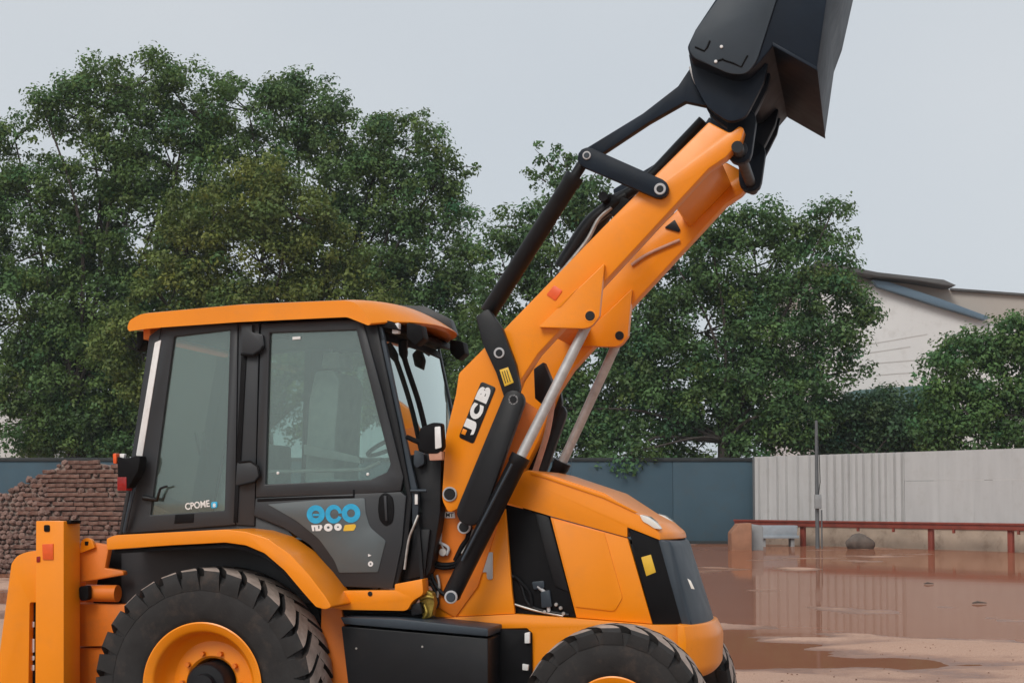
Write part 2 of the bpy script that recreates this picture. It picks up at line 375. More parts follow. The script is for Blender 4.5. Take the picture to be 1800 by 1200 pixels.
g = np_mesh('ground', V, Fq, ['mud']); tag(g, 'red brown muddy yard ground, pale where dry', 'ground', kind='structure')
wt = mesh_obj('puddle_water', [(-45, 3, 0), (45, 3, 0), (45, 75, 0), (-45, 75, 0)], [(0, 1, 2, 3)], 'water')
tag(wt, 'brown rain water standing on the yard', 'water', kind='structure')

# ================================================================== WALLS, FENCE, RAIL
MT['bluewall'] = pbr('slate_blue_wall_paint', (0.034, 0.072, 0.100), 0.75, var=0.14, scale=0.35, dirt=(0.05, 0.055, 0.05), dirt_amt=0.5, bmp=0.15, bscale=9)
MT['darkcap'] = pbr('dark_wall_coping', (0.022, 0.026, 0.028), 0.8, var=0.2, scale=1)
MT['fence'] = pbr('pale_grey_sheet_metal', (0.47, 0.47, 0.465), 0.5, var=0.07, scale=0.8, dirt=(0.34, 0.32, 0.29), dirt_amt=0.35, stretch=(3, 3, 0.4))
MT['rust'] = pbr('red_oxide_rail_paint', (0.22, 0.042, 0.026), 0.6, var=0.2, scale=2, dirt=(0.10, 0.04, 0.03), dirt_amt=0.5)
MT['plinth'] = pbr('stained_cream_plinth', (0.40, 0.32, 0.25), 0.85, var=0.2, scale=0.9, dirt=(0.16, 0.11, 0.08), dirt_amt=0.8, bmp=0.2, bscale=12)
MT['concrete'] = pbr('grey_concrete', (0.26, 0.27, 0.275), 0.8, var=0.15, scale=2, dirt=(0.15, 0.12, 0.1), dirt_amt=0.5, bmp=0.2, bscale=15)
MT['claybrown'] = pbr('brown_clay_block', (0.30, 0.145, 0.085), 0.85, var=0.2, scale=2, bmp=0.2, bscale=10)
MT['poleg'] = pbr('grey_pole_paint', (0.10, 0.105, 0.11), 0.5, var=0.15, scale=2)
def wbox(name, x0, x1, y0, y1, z0, z1, mat, parent=None, bev=0.02, rz=0.0, org=None):
    bm = bmesh.new(); bmesh.ops.create_cube(bm, size=1.0)
    for v in bm.verts: v.co = Vector((x0 + (v.co.x + .5) * (x1 - x0), y0 + (v.co.y + .5) * (y1 - y0), z0 + (v.co.z + .5) * (z1 - z0)))
    if bev: bmesh.ops.bevel(bm, geom=bm.edges[:], offset=bev, segments=2, affect='EDGES', profile=0.5, clamp_overlap=True)
    return bm_obj(name, bm, mat, parent)
WY = 66.6; WH = 3.72; CORN = W(1325, 900, WY).x
cw = empty('compound_wall', (0, WY, 0)); tag(cw, 'long slate blue compound wall running behind the machine', 'wall')
xx = CORN + 0.9; k = 0
while xx > -62:
    wd = 4.4; wbox('wall_panel', xx - wd + 0.012, xx, 0.0 + (0.006 if k % 2 else 0), 0.28, -0.2, WH - 0.16, 'bluewall', cw, 0.012); xx -= wd; k += 1
wbox('coping', -62, CORN + 0.9, -0.06, 0.34, WH - 0.158, WH, 'darkcap', cw, 0.02)
wbox('footing', -62, CORN - 0.1, -0.10, -0.003, -0.2, 0.13, 'darkcap', cw, 0.02)

FA = Vector((CORN, WY - 0.35, 0)); FB = Vector((W(1800, 900, 55.5).x, 55.5, 0)); FDIR = (FB - FA).normalized(); FANG = math.atan2(FDIR.y, FDIR.x); FLEN = (FB - FA).length
fc = empty('sheet_fence', FA, FANG); tag(fc, 'pale grey metal sheet fence with upright ribs above a cream plinth', 'fence')
def fence_sheet(x0, x1, z0, z1, ribs, y=0.0):
    """one profiled sheet: outline in plan (x, y), extruded upwards"""
    pts = []; 
    if ribs:
        n = ribs; p = (x1 - x0) / n
        for i in range(n):
            a = x0 + i * p; wv = random.uniform(0.34, 0.56) * p
            pts += [(a + 0.004, 0.0), (a + wv, 0.0), (a + wv + 0.02, 0.13), (a + p - 0.024, 0.13)]
        pts.append((x1 - 0.004, 0.0))
    else: pts = [(x0 + 0.004, 0.0), (x1 - 0.004, 0.0)]
    V = []; Fc = []
    for (a, b) in pts:
        for z in (z0, z1):
            V.append((a, y + b, z))
    for (a, b) in pts:
        for z in (z0, z1): V.append((a, y + b + 0.01, z))
    n = len(pts)
    for i in range(n - 1):
        Fc.append((2 * i, 2 * i + 2, 2 * i + 3, 2 * i + 1)); q = 2 * n
        Fc.append((q + 2 * i, q + 2 * i + 1, q + 2 * i + 3, q + 2 * i + 2)); Fc.append((2 * i + 1, 2 * i + 3, q + 2 * i + 3, q + 2 * i + 1))
    return mesh_obj('fence_sheet', V, Fc, 'fence', fc)
def fx(px, org=None):      # distance along the fence at which the fence crosses this picture column
    d = ray(px, 900); # intersect in plan
    A = np.array([[d.x, -FDIR.x], [d.y, -FDIR.y]]); o = org or FA; t = np.linalg.solve(A, np.array([o.x, o.y])); return float(t[1])
PL = 0.86   # top of the plinth
edges = [1326, 1372, 1433, 1486, 1538, 1590, 1650, 1712, 1780, 1860, 1950, 2060]
for i, (a, b) in enumerate(zip(edges[:-1], edges[1:])):
    if b <= 1595:
        fence_sheet(fx(a), fx(b), PL + 0.02, WH + 0.03, 3 if i < 2 else 4, 0.0)
    else:
        fence_sheet(fx(a), fx(b), PL + 0.02, 2.62, 0, 0.03); fence_sheet(fx(a), fx(b), 2.63, WH + 0.03, 0, 0.02)
wbox('plinth', 0, fx(2060), 0.02, 0.4, -0.3, PL, 'plinth', fc, 0.02)
wbox('bottom_channel', 0, fx(2060), -0.05, 0.012, PL - 0.05, PL + 0.05, 'ltgrey', fc, 0.01)
wbox('corner_post', -0.10, 0.0, -0.04, 0.3, -0.3, WH + 0.02, 'poleg', fc, 0.01)
wbox('top_rail', 0, fx(2060), 0.145, 0.21, WH - 0.05, WH + 0.02, 'ltgrey', fc, 0.01)
# red guard rail in front
RY = -0.9
gr = empty('guard_rail', FA + Vector((math.sin(FANG), -math.cos(FANG), 0)) * 0.9, FANG); tag(gr, 'dark red painted guard rail standing in front of the pale sheet fence', 'guard rail')
wbox('beam', -0.3, fx(2060), -0.06, 0.06, 0.80, 1.05, 'rust', gr, 0.02)
wbox('beam_flange', -0.3, fx(2060), -0.11, -0.062, 0.98, 1.06, 'rust', gr, 0.01)
for px in (1407, 1632, 1772, 1930): 
    x = fx(px, gr.location); wbox('post', x - 0.10, x + 0.10, 0.062, 0.22, -0.3, 1.0, 'rust', gr, 0.015)
for px in (1508, 1570, 1676, 1790): x = fx(px, gr.location); wbox('bracket', x - 0.04, x + 0.04, -0.05, 0.05, 0.66, 0.80, 'rust', gr, 0.01)
# lamp pole by the fence
pp = W(1437, 954, 1.85 * FPX / 83.0); pp.z = 0
po = empty('lamp_pole', pp); tag(po, 'thin grey metal pole rising above the sheet fence', 'pole')
tube('shaft', [(0, 0, -0.2), (0, 0, 2.0), (0, 0, 5.0)], [0.085, 0.075, 0.06], 'poleg', po, 12)
wbox('junction_box', -0.13, 0.13, -0.26, -0.11, 1.55, 2.1, 'concrete', po, 0.02)
tube('conduit', [(0.15, -0.12, -0.2), (0.15, -0.12, 1.5)], 0.03, 'poleg', po, 8)
tube('cable', [(0.03, -0.14, 2.1), (0.1, -0.15, 2.6), (0.09, -0.12, 3.4), (0.04, -0.1, 4.4)], 0.018, 'black', po, 6)
# blocks and trough at the wall's corner
def ground_at(px, py): 
    Y = CAMH * FPX / (py - HOR); q = W(px, py, Y); return Vector((q.x, Y, 0))
def prism_y(name, xz, y0, y1, mat, parent, bev=0.02):
    bm = bmesh.new(); a = [bm.verts.new((x, y0, z)) for x, z in xz]; b = [bm.verts.new((x, y1, z)) for x, z in xz]; n = len(xz)
    bm.faces.new(a); bm.faces.new(b[::-1])
    for i in range(n): bm.faces.new((a[i], b[i], b[(i + 1) % n], a[(i + 1) % n]))
    bmesh.ops.recalc_face_normals(bm, faces=bm.faces)
    bmesh.ops.bevel(bm, geom=bm.edges[:], offset=bev, segments=2, affect='EDGES', profile=0.5, clamp_overlap=True)
    return bm_obj(name, bm, mat, parent)
c0 = ground_at(1303, 967); sc_ = FPX / c0.y
cb = prism_y('clay_block', [(-0.36, -0.2), (0.40, -0.2), (0.40, 1.03), (-0.08, 1.0), (-0.36, 0.66)], 0, 1.0, 'claybrown', None, 0.04); cb.location = c0
tag(cb, 'brown sloped clay block at the corner of the blue wall', 'block')
c0 = ground_at(1330, 966)
gb = prism_y('concrete_block', [(-0.28, -0.2), (0.24, -0.2), (0.24, 0.88), (0.16, 0.93), (-0.30, 1.0)], -0.1, 0.9, 'concrete', None, 0.03); gb.location = c0
tag(gb, 'grey concrete block standing right of the brown clay block', 'block')
c0 = ground_at(1370, 960)
tr = empty('water_trough', c0); tag(tr, 'low pale blue grey trough on legs under the guard rail', 'trough')
MT['trough'] = pbr('pale_blue_grey_trough', (0.27, 0.31, 0.345), 0.6, var=0.1, scale=3, dirt=(0.2, 0.16, 0.13), dirt_amt=0.4)
prism_y('basin', [(-0.72, 0.36), (0.70, 0.36), (0.74, 0.86), (-0.76, 0.86)], -0.1, 0.7, 'trough', tr, 0.03)
wbox('lip', -0.80, 0.78, -0.14, -0.102, 0.34, 0.46, 'trough', tr, 0.01)
for x in (-0.62, 0.55): wbox('leg', x - 0.07, x + 0.07, 0.0, 0.6, -0.2, 0.358, 'concrete', tr, 0.01)
c0 = ground_at(1510, 964)
bm = bmesh.new(); bmesh.ops.create_icosphere(bm, subdivisions=3, radius=0.5)
for v in bm.verts:
    q = v.co.copy(); f = 1 + 0.9 * (fbm(np.array([q.x * 3 + 7]), np.array([q.y * 3 + q.z * 2.3]), 3, 5)[0] - 0.5)
    v.co = Vector((q.x * 1.05 * f, q.y * 0.7 * f, 0.24 + q.z * 0.66 * f))
rk = bm_obj('rock', bm, MT['plinth'], None, 180); rk.location = c0; tag(rk, 'rounded dirty boulder lying below the red guard rail', 'rock')
MT['darkrock'] = pbr('dark_dirty_rock', (0.12, 0.095, 0.08), 0.9, var=0.4, scale=3, bmp=0.4, bscale=12); rk.data.materials[0] = MT['darkrock']
for (px, py, l, lab) in ((1633, 1026, 0.22, 'short dark stick floating left of the other scrap'), (1722, 1060, 0.26, 'flat dark wood scrap lying in the wet mud')):
    c0 = ground_at(px, py); V, Fc = tube_geo([(-l / 2, 0, 0.02), (-l * 0.1, 0.04, 0.035), (l / 2, 0.02, 0.02)], [0.012, 0.02, 0.008], 8)
    st = mesh_obj('wood_scrap', V, Fc, 'darkrock', None, True); st.location = c0; tag(st, lab, 'wood scrap', 'wood scraps on the wet yard')

# ================================================================== BUILDINGS BEHIND
MT['whitewall'] = pbr('off_white_wall', (0.62, 0.61, 0.60), 0.8, var=0.06, scale=0.12, dirt=(0.36, 0.33, 0.30), dirt_amt=0.4, bmp=0.05, bscale=4)
MT['joint'] = pbr('wall_joint_grey', (0.53, 0.515, 0.50), 0.8, var=0.1, scale=0.5)
MT['beigewall'] = pbr('beige_cladding', (0.38, 0.345, 0.31), 0.8, var=0.08, scale=0.12)
MT['bluebeam'] = pbr('blue_grey_fascia', (0.105, 0.165, 0.225), 0.6, var=0.12, scale=0.2)
MT['darkroof'] = pbr('dark_roof_edge', (0.09, 0.09, 0.09), 0.7, var=0.2, scale=0.3)
MT['teal'] = pbr('teal_sheet', (0.060, 0.115, 0.110), 0.7, var=0.25, scale=0.6)
BY = 98.0
wh = empty('warehouse', (W(1660, 880, BY).x, BY, 0)); tag(wh, 'large white warehouse with blue sloping fascia behind the right hand trees', 'warehouse')
def bl(px, py, dy=0.0):
    q = W(px, py, BY); return (q.x - wh.location.x, q.z)
prism_y('wall', [bl(1440, 498), bl(1537, 499), bl(1728, 562), bl(1860, 606), (bl(1860, 606)[0], -0.5), (bl(1440, 498)[0], -0.5)], 0.0, 22, 'whitewall', wh, 0.05)
prism_y('upper_cladding', [bl(1440, 470), bl(1530, 486), bl(1668, 506), bl(1860, 522), bl(1860, 640), bl(1728, 590), bl(1440, 520)], 0.5, 22.5, 'beigewall', wh, 0.05)
prism_y('fascia', [bl(1530, 494), bl(1560, 498), bl(1640, 524), bl(1738, 560), bl(1726, 564), bl(1640, 538), bl(1540, 506)], -0.6, -0.01, 'bluebeam', wh, 0.03)
prism_y('roof_edge', [bl(1430, 462), bl(1535, 483), bl(1650, 496), bl(1672, 506), bl(1660, 507), bl(1600, 497), bl(1535, 490), bl(1430, 470)], -1.2, 23, 'darkroof', wh, 0.04)
prism_y('roof_ridge', [bl(1674, 505), bl(1860, 519), bl(1860, 523.5), bl(1674, 509)], 0.2, 23, 'darkroof', wh, 0.02)
for (a, b, c, d) in ((1520, 607, 1630, 588), (1520, 622, 1600, 610), (1530, 640, 1625, 632), (1540, 660, 1620, 654)):
    q0, q1 = bl(a, b), bl(c, d); mesh_obj('wall_joint', [(q0[0], -0.02, q0[1]), (q1[0], -0.02, q1[1]), (q1[0], -0.02, q1[1] + 0.07), (q0[0], -0.02, q0[1] + 0.07), (q0[0], 0.02, q0[1]), (q1[0], 0.02, q1[1]), (q1[0], 0.02, q1[1] + 0.07), (q0[0], 0.02, q0[1] + 0.07)],
        [(0, 1, 2, 3), (4, 7, 6, 5), (3, 2, 6, 7), (0, 4, 5, 1)], 'joint', wh)
tl = prism_y('tarpaulin_shed', [(W(1500, 690, 92).x, -0.5), (W(1640, 690, 92).x, -0.5), (W(1640, 670, 92).x, W(1640, 676, 92).z), (W(1570, 676, 92).x, W(1570, 680, 92).z), (W(1500, 684, 92).x, W(1500, 686, 92).z)], 92, 95, 'teal', None, 0.1)
tag(tl, 'low teal sheeted shed at the foot of the white warehouse wall', 'shed')
ho = empty('white_house', (W(40, 880, 92).x, 92, 0)); tag(ho, 'pale plastered house half hidden behind the left hand trees', 'house')
x0 = W(-140, 700, 92).x - ho.location.x; x1 = W(36, 700, 92).x - ho.location.x; x2 = W(165, 700, 92).x - ho.location.x
wbox('wall', x0, x1, 0, 9, -0.5, W(0, 672, 92).z, 'whitewall', ho, 0.04)
wbox('side_wing', x1 + 0.01, x2, 2, 9, -0.5, W(0, 684, 92).z, 'concrete', ho, 0.04)
wbox('roof_slab', x0 - 0.4, x1 + 0.4, -0.5, 9.4, W(0, 672, 92).z + 0.005, W(0, 672, 92).z + 0.3, 'concrete', ho, 0.04)
bt = mesh_obj('blue_tarpaulin', *(lambda c: ([(c.x + i * 0.28 - 0.5, c.y + 0.25 * math.sin(i * 2.1 + j * 1.7), c.z - 0.22 * j - 0.13 * i + 0.1 * math.sin(i * 3 + j)) for j in range(4) for i in range(5)], [(j * 5 + i, j * 5 + i + 1, j * 5 + i + 6, j * 5 + i + 5) for j in range(3) for i in range(4)]))(W(1462, 700, 72.6)), 'blue')
so = bt.modifiers.new('thickness', 'SOLIDIFY'); so.thickness = 0.02
MT['tarp'] = pbr('blue_tarpaulin_cloth', (0.08, 0.16, 0.40), 0.6, var=0.3, scale=2); bt.data.materials[0] = MT['tarp']
tag(bt, 'crumpled blue tarpaulin caught in the trees above the grey pole', 'tarpaulin')

# ================================================================== BRICK AND STONE HEAP
def brick_material(name, a, b, c):
    m, n, o = newmat(name); bs = N(n, 'ShaderNodeBsdfPrincipled'); n.links.new(bs.outputs[0], o.inputs[0])
    oi = N(n, 'ShaderNodeObjectInfo'); t = noise(n, 9, 6)
    col = mixc(n, oi.outputs['Random'], a, b); col = mixc(n, ramp(n, t.outputs[0], 0.45, 0.75).outputs[0], col, c)
    n.links.new(col, bs.inputs['Base Color']); bs.inputs['Roughness'].default_value = 0.9; bump(n, t.outputs[0], 0.4, 0.02, bs); return m
MT['brick'] = brick_material('old_brick', (0.095, 0.040, 0.029), (0.165, 0.078, 0.056), (0.25, 0.16, 0.125))
MT['stone'] = brick_material('rubble_stone', (0.115, 0.060, 0.047), (0.205, 0.118, 0.094), (0.28, 0.19, 0.155))
MT['mortar'] = pbr('pale_mortar_dust', (0.24, 0.18, 0.15), 0.95, var=0.3, scale=3, bmp=0.4, bscale=20)
HY = 39.3
hp = empty('brick_heap', (W(110, 1008, HY).x, HY, 0)); tag(hp, 'heap of stacked old bricks and rubble stones behind the backhoe frame', 'brick heap')
HX = hp.location.x
def ztop(x):
    px = (x + HX) / 41.0 * FPX + CX
    pts = [(-200, 990), (-100, 925), (0, 873), (40, 855), (90, 829), (122, 809), (180, 811), (215, 819), (330, 835)]
    y = np.interp(px, [p[0] for p in pts], [p[1] for p in pts]); return (HOR - y) / FPX * 41.0 + CAMH
def face_y(x, z):     # sloped face; leans back further to the left
    px = (x + HX) / 41.0 * FPX + CX; lean = np.interp(px, [0, 130, 220], [0.75, 0.45, 0.28]); return z * lean
cx = np.linspace(-4.6, 4.2, 45); V = []; Fc = []
for x in cx:
    zt = float(ztop(x))
    for f in np.linspace(0, 1, 14): z = zt * f; V.append((x, float(face_y(x, z)) + 0.05, z - 0.04))
    V.append((x, float(face_y(x, zt)) + 2.5, zt - 0.1)); V.append((x, float(face_y(x, zt)) + 5.5, -0.2))
q = 16
for i in range(len(cx) - 1):
    for j in range(q - 1): Fc.append((i * q + j, (i + 1) * q + j, (i + 1) * q + j + 1, i * q + j + 1))
mesh_obj('core', V, Fc, 'mortar', hp, True)
def brick_mesh(nm, l, d, h, jit, mat):
    bm = bmesh.new(); bmesh.ops.create_cube(bm, size=1)
    for v in bm.verts: v.co = Vector((v.co.x * l + random.uniform(-jit, jit), v.co.y * d + random.uniform(-jit, jit), v.co.z * h + random.uniform(-jit, jit)))
    bmesh.ops.bevel(bm, geom=bm.edges[:], offset=0.012, segments=1, affect='EDGES', clamp_overlap=True)
    me = bpy.data.meshes.new(nm); bm.to_mesh(me); bm.free(); me.materials.append(MT[mat]); return me
def stone_mesh(nm):
    bm = bmesh.new(); bmesh.ops.create_icosphere(bm, subdivisions=1, radius=0.5)
    for v in bm.verts: v.co = Vector((v.co.x * random.uniform(.75, 1.2), v.co.y * random.uniform(.7, 1.1), v.co.z * random.uniform(.55, .95)))
    me = bpy.data.meshes.new(nm); bm.to_mesh(me); bm.free(); me.materials.append(MT['stone']); return me
bmeshes = [brick_mesh('brick', 0.245 + 0.02 * (i % 3), 0.14, 0.098, 0.008, 'brick') for i in range(6)]; smeshes = [stone_mesh('stone') for i in range(7)]
cands = []
z = 0.06
while z < 3.1:
    x = -4.4 + random.uniform(0, 0.25)
    while x < 2.2:
        zt = float(ztop(x)); px = (x + HX) / 40.5 * FPX + CX
        if z < zt + 0.02:
            p_st = np.interp(px + 60 * (float(fbm(np.array([x * 1.3]), np.array([z * 1.3]), 3, 4)[0]) - 0.5), [50, 130], [1.0, 0.0]) + (0.5 if random.random() < .12 else 0)
            stone = random.random() < p_st
            cands.append((x, z, stone, px))
        x += random.uniform(0.14, 0.2) if px < 90 else random.uniform(0.255, 0.30)
    z += 0.122
def heap_piece(x, z, stone):
    if stone:
        me = random.choice(smeshes); s = random.uniform(0.13, 0.25)
        mt = Matrix.Translation((x, float(face_y(x, z)) - 0.02, z + random.uniform(-.03, .03))) @ Matrix.Rotation(random.uniform(0, 6), 4, 'Z') @ Matrix.Rotation(random.uniform(-.6, .6), 4, 'X') @ Matrix.Scale(s, 4)
    else:
        me = random.choice(bmeshes); tw = 0.05
        mt = Matrix.Translation((x, float(face_y(x, z)) + random.uniform(-.05, .03), z + random.uniform(-.008, .008))) @ Matrix.Rotation(random.gauss(0, tw * 2), 4, 'Z') @ Matrix.Rotation(random.gauss(0, tw * .5), 4, 'Y')
    return me, mt
def vis(c): 
    px = c[3]; y = HOR - (c[1] - CAMH) * 66
    return -15 < px < 218 and not (60 < px < 140 and y > 925) and not (px < 64 and px > 20 and y > 985) and not (px > 138 and y > 975)
near = [c for c in cands if vis(c)]; rest = [c for c in cands if not vis(c)]
random.shuffle(near); cut = {True: 0, False: 0}
bmr = bmesh.new()
for c in near:
    me, mt = heap_piece(*c[:3])
    if cut[c[2]] < 290:
        cut[c[2]] += 1; o = bpy.data.objects.new('stone' if c[2] else 'brick', me); link(o, hp); o.matrix_local = mt
    else:
        n0 = len(bmr.verts); bmr.from_mesh(me); bmr.verts.ensure_lookup_table(); bmesh.ops.transform(bmr, matrix=mt, verts=bmr.verts[n0:])
for c in rest:
    me, mt = heap_piece(*c[:3]); n0 = len(bmr.verts); bmr.from_mesh(me); bmr.verts.ensure_lookup_table(); bmesh.ops.transform(bmr, matrix=mt, verts=bmr.verts[n0:])
ro = bm_obj('rubble', bmr, 'stone', hp, smooth=False); ro['kind'] = 'stuff'

# ================================================================== TREES
def leaf_material():
    m, n, o = newmat('leaves'); at = N(n, 'ShaderNodeVertexColor'); at.layer_name = 'tone'
    b = N(n, 'ShaderNodeBsdfPrincipled'); b.inputs['Roughness'].default_value = 0.55; b.inputs['Specular IOR Level'].default_value = 0.3
    n.links.new(at.outputs[0], b.inputs['Base Color'])
    tr = N(n, 'ShaderNodeBsdfTranslucent'); n.links.new(mixc(n, 0.5, at.outputs[0], (0.14, 0.22, 0.05)), tr.inputs[0])
    mm = N(n, 'ShaderNodeMixShader'); mm.inputs[0].default_value = 0.33; n.links.new(b.outputs[0], mm.inputs[1]); n.links.new(tr.outputs[0], mm.inputs[2])
    n.links.new(mm.outputs[0], o.inputs[0]); return m
MT['leaf'] = leaf_material()
MT['bark'] = pbr('bark', (0.045, 0.036, 0.030), 0.9, var=0.3, scale=3, bmp=0.6, bscale=10)
def tree(name, label, depth, base_px, lobes, colr, dens=1.0, leaf=0.21, per=112, clump=0.72, group='trees behind the compound wall', twig=None, warm=0.0, grow=1.0):
    sc = FPX / depth; base = W(base_px, 880, depth); base.z = 0
    root = empty(name, base); tag(root, label, 'tree', group)
    # limbs
    top = np.mean([[W(l[0], l[1], depth).x - base.x, W(l[0], l[1], depth).z] for l in lobes], axis=0)
    V, Fc = [], []
    def add(pts, rad, n=7):
        v, f = tube_geo(pts, rad, n); k = len(V); V.extend(v); Fc.extend([tuple(i + k for i in q) for q in f])
    H = max(W(l[0], l[1], depth).z for l in lobes)
    fork = Vector((top[0] * 0.15, 0, H * 0.30)); tr_r = 0.016 * H + 0.05
    add(spline([(0, 0, -0.3), (0.1, 0.05, H * 0.12), fork], 5), list(np.linspace(tr_r * 1.3, tr_r, 11)), 10)
    CL = []; 
    for l in lobes:
        c = W(l[0], l[1], depth); dy = (l[4] if len(l) > 4 else 0.0) + RNG.uniform(-0.6, 0.6)
        cen = Vector((c.x - base.x, dy, c.z)); rx, rz = l[2] * grow / sc, l[3] * grow / sc; ry = 0.75 * (rx + rz) / 2
        mid = fork.lerp(cen, 0.5) + Vector((RNG.uniform(-1.5, 1.5), RNG.uniform(-1, 1.5), H * 0.04))
        rr = list(np.linspace(tr_r * 0.34, 0.03, 11)); add(spline([fork, mid, cen], 5), rr, 6)
        n = max(4, int(dens * 7.0 * (rx * rz + 0.55 * ry * (rx + rz) * 0.5)))
        for i in range(n):
            d = RNG.normal(size=3); d /= np.linalg.norm(d); f = RNG.uniform(0.35, 1.0) ** 0.55 * RNG.choice([1.0, 1.0, 1.0, 1.12])
            p = np.array([cen.x + d[0] * rx * f, cen.y + d[1] * ry * f, cen.z + d[2] * rz * f])
            if p[2] < 1.2: continue
            CL.append((*p, RNG.uniform(0.6, 1.25) * clump))
            if i % 12 == 0:
                e = Vector(p); add([cen.lerp(e, 0.05), cen.lerp(e, 0.55) + Vector((0, 0, RNG.uniform(-.2, .3))), e], [0.05, 0.03, 0.012], 4)
    if twig:
        for (a, b, c_, d_, k) in twig:      # bare-ish shoots sticking out of the crown
            p0 = W(a, b, depth) - base; p1 = W(c_, d_, depth) - base
            add([p0, p0.lerp(p1, .5) + Vector((0.1, 0, 0.15)), p1], [0.05, 0.03, 0.01], 5)
            for i in range(k):
                f = RNG.uniform(0.15, 1.05); q = p0.lerp(p1, f); CL.append((q.x + RNG.normal() * .3, q.y + RNG.normal() * .2, q.z + RNG.normal() * .3, -RNG.uniform(0.22, 0.4)))
    mesh_obj('trunk', V, Fc, 'bark', root, True)
    CL = np.array(CL); m = len(CL)
    cnt = np.where(CL[:, 3] > 0, (per * (CL[:, 3] / clump) ** 2 * RNG.uniform(0.5, 1.25, m)), per * 0.20).astype(int) + 6
    idx = np.repeat(np.arange(m), cnt); K = len(idx); rad = np.abs(CL[idx, 3])
    d = RNG.normal(size=(K, 3)); d /= np.linalg.norm(d, axis=1)[:, None]; f = RNG.uniform(0.1, 1, K) ** 0.6
    pos = CL[idx, :3] + d * (rad * f)[:, None] * np.array([1.0, 1.0, 0.72]) + RNG.normal(size=(K, 3)) * 0.06
    nrm = d * 0.9 + RNG.normal(size=(K, 3)) * 0.55 + np.array([0, -0.1, 0.6]); nrm /= np.linalg.norm(nrm, axis=1)[:, None]
    ax = RNG.normal(size=(K, 3)) + np.array([0, 0, -0.5]); ax -= nrm * np.sum(ax * nrm, 1)[:, None]; ax /= np.linalg.norm(ax, axis=1)[:, None]
    bx = np.cross(nrm, ax); L = leaf * RNG.uniform(0.6, 1.3, K); wd = L * RNG.uniform(0.24, 0.34, K)
    v0 = pos - ax * (L * .5)[:, None]; v2 = pos + ax * (L * .5)[:, None] - nrm * (L * .08)[:, None]
    v1 = pos + bx * wd[:, None] + nrm * (L * .10)[:, None]; v3 = pos - bx * wd[:, None] + nrm * (L * .10)[:, None]
    VV = np.stack([v0, v1, v2, v3], 1).reshape(-1, 3); FF = np.arange(K * 4).reshape(K, 4)
    cb = RNG.uniform(0.70, 1.30, m); ch = RNG.normal(0, 1, m) * 0.09 + warm
    base_c = np.array(colr); cc = base_c[None, :] * cb[:, None]
    cc = cc * np.stack([1 + ch * 1.6, 1 + ch * 0.35, 1 - ch * 0.9], 1)
    lc = np.clip(cc[idx] * RNG.uniform(0.82, 1.22, K)[:, None], 0.006, 0.35)
    lc = np.concatenate([lc, np.ones((K, 1))], 1); lc = np.repeat(lc, 4, axis=0)
    np_mesh('crown', VV, FF, ['leaf'], root, smooth=False, col=lc)
    return K
DG = (0.096, 0.168, 0.052); BG = (0.084, 0.162, 0.056); YG = (0.132, 0.178, 0.046)
NL = 0
NL += tree('broadleaf_tree', 'tall dark tree at the left edge with sky showing through its crown', 75, 130,
    [(235, 160, 105, 58), (150, 190, 90, 50), (330, 195, 90, 70), (75, 190, 42, 30), (300, 290, 130, 80), (180, 300, 90, 50), (30, 250, 45, 30), (60, 345, 60, 45), (70, 440, 100, 75), (215, 400, 120, 90), (30, 560, 95, 100), (150, 540, 120, 90), (120, 660, 100, 95), (240, 640, 90, 110), (65, 740, 75, 55), (170, 745, 100, 55), (-60, 400, 70, 120), (400, 330, 90, 90), (110, 600, 130, 60, 2), (40, 680, 70, 50), (200, 700, 110, 60, 2), (140, 380, 60, 50, 2), (250, 520, 100, 70, 2), (170, 768, 90, 36), (95, 775, 60, 30), (235, 765, 80, 40), (205, 715, 80, 45), (20, 300, 60, 40)], DG, dens=1.1, grow=1.14)
NL += tree('broadleaf_tree', 'large dark tree with a ragged crown above the cab roof', 77, 610,
    [(440, 200, 90, 55), (520, 195, 90, 60), (600, 245, 90, 60), (690, 225, 45, 25), (715, 265, 75, 50), (780, 305, 42, 38), (560, 320, 120, 80), (680, 350, 110, 70), (760, 380, 60, 50), (640, 440, 110, 70), (740, 470, 80, 50), (600, 540, 130, 80), (730, 560, 95, 75), (800, 470, 50, 50), (820, 560, 55, 60), (700, 660, 110, 90), (790, 660, 80, 90), (620, 640, 90, 90), (815, 760, 60, 50)], (0.098, 0.170, 0.056), dens=1.1, grow=1.12, twig=[(790, 300, 838, 295, 7), (700, 225, 735, 205, 5), (510, 150, 520, 125, 5)])
NL += tree('broadleaf_tree', 'olive yellow tinged tree in front of the darker crowns behind the cab', 71, 470,
    [(455, 320, 75, 45), (380, 380, 90, 60), (520, 385, 95, 70), (330, 450, 90, 70), (455, 460, 130, 90), (580, 450, 80, 70), (300, 540, 110, 70), (420, 570, 140, 80), (560, 560, 120, 80), (650, 530, 60, 60), (250, 620, 80, 80), (380, 690, 140, 90), (540, 690, 140, 90)], YG, dens=1.15, warm=0.02)
NL += tree('broadleaf_tree', 'slender tree seen through the raised loader arm linkage', 72, 940,
    [(905, 400, 45, 45), (965, 385, 60, 45), (1020, 355, 50, 45), (1060, 400, 50, 60), (890, 480, 65, 60), (970, 470, 80, 70), (1060, 500, 70, 90), (870, 570, 55, 70), (950, 580, 80, 90), (860, 670, 60, 80), (950, 700, 90, 80), (1050, 640, 80, 90), (1000, 760, 90, 50), (900, 770, 70, 50)], (0.090, 0.168, 0.060), dens=1.1,
    twig=[(990, 330, 940, 262, 12), (1000, 330, 985, 268, 9), (960, 320, 932, 316, 6), (1030, 330, 1050, 300, 6), (985, 290, 1000, 305, 5)])
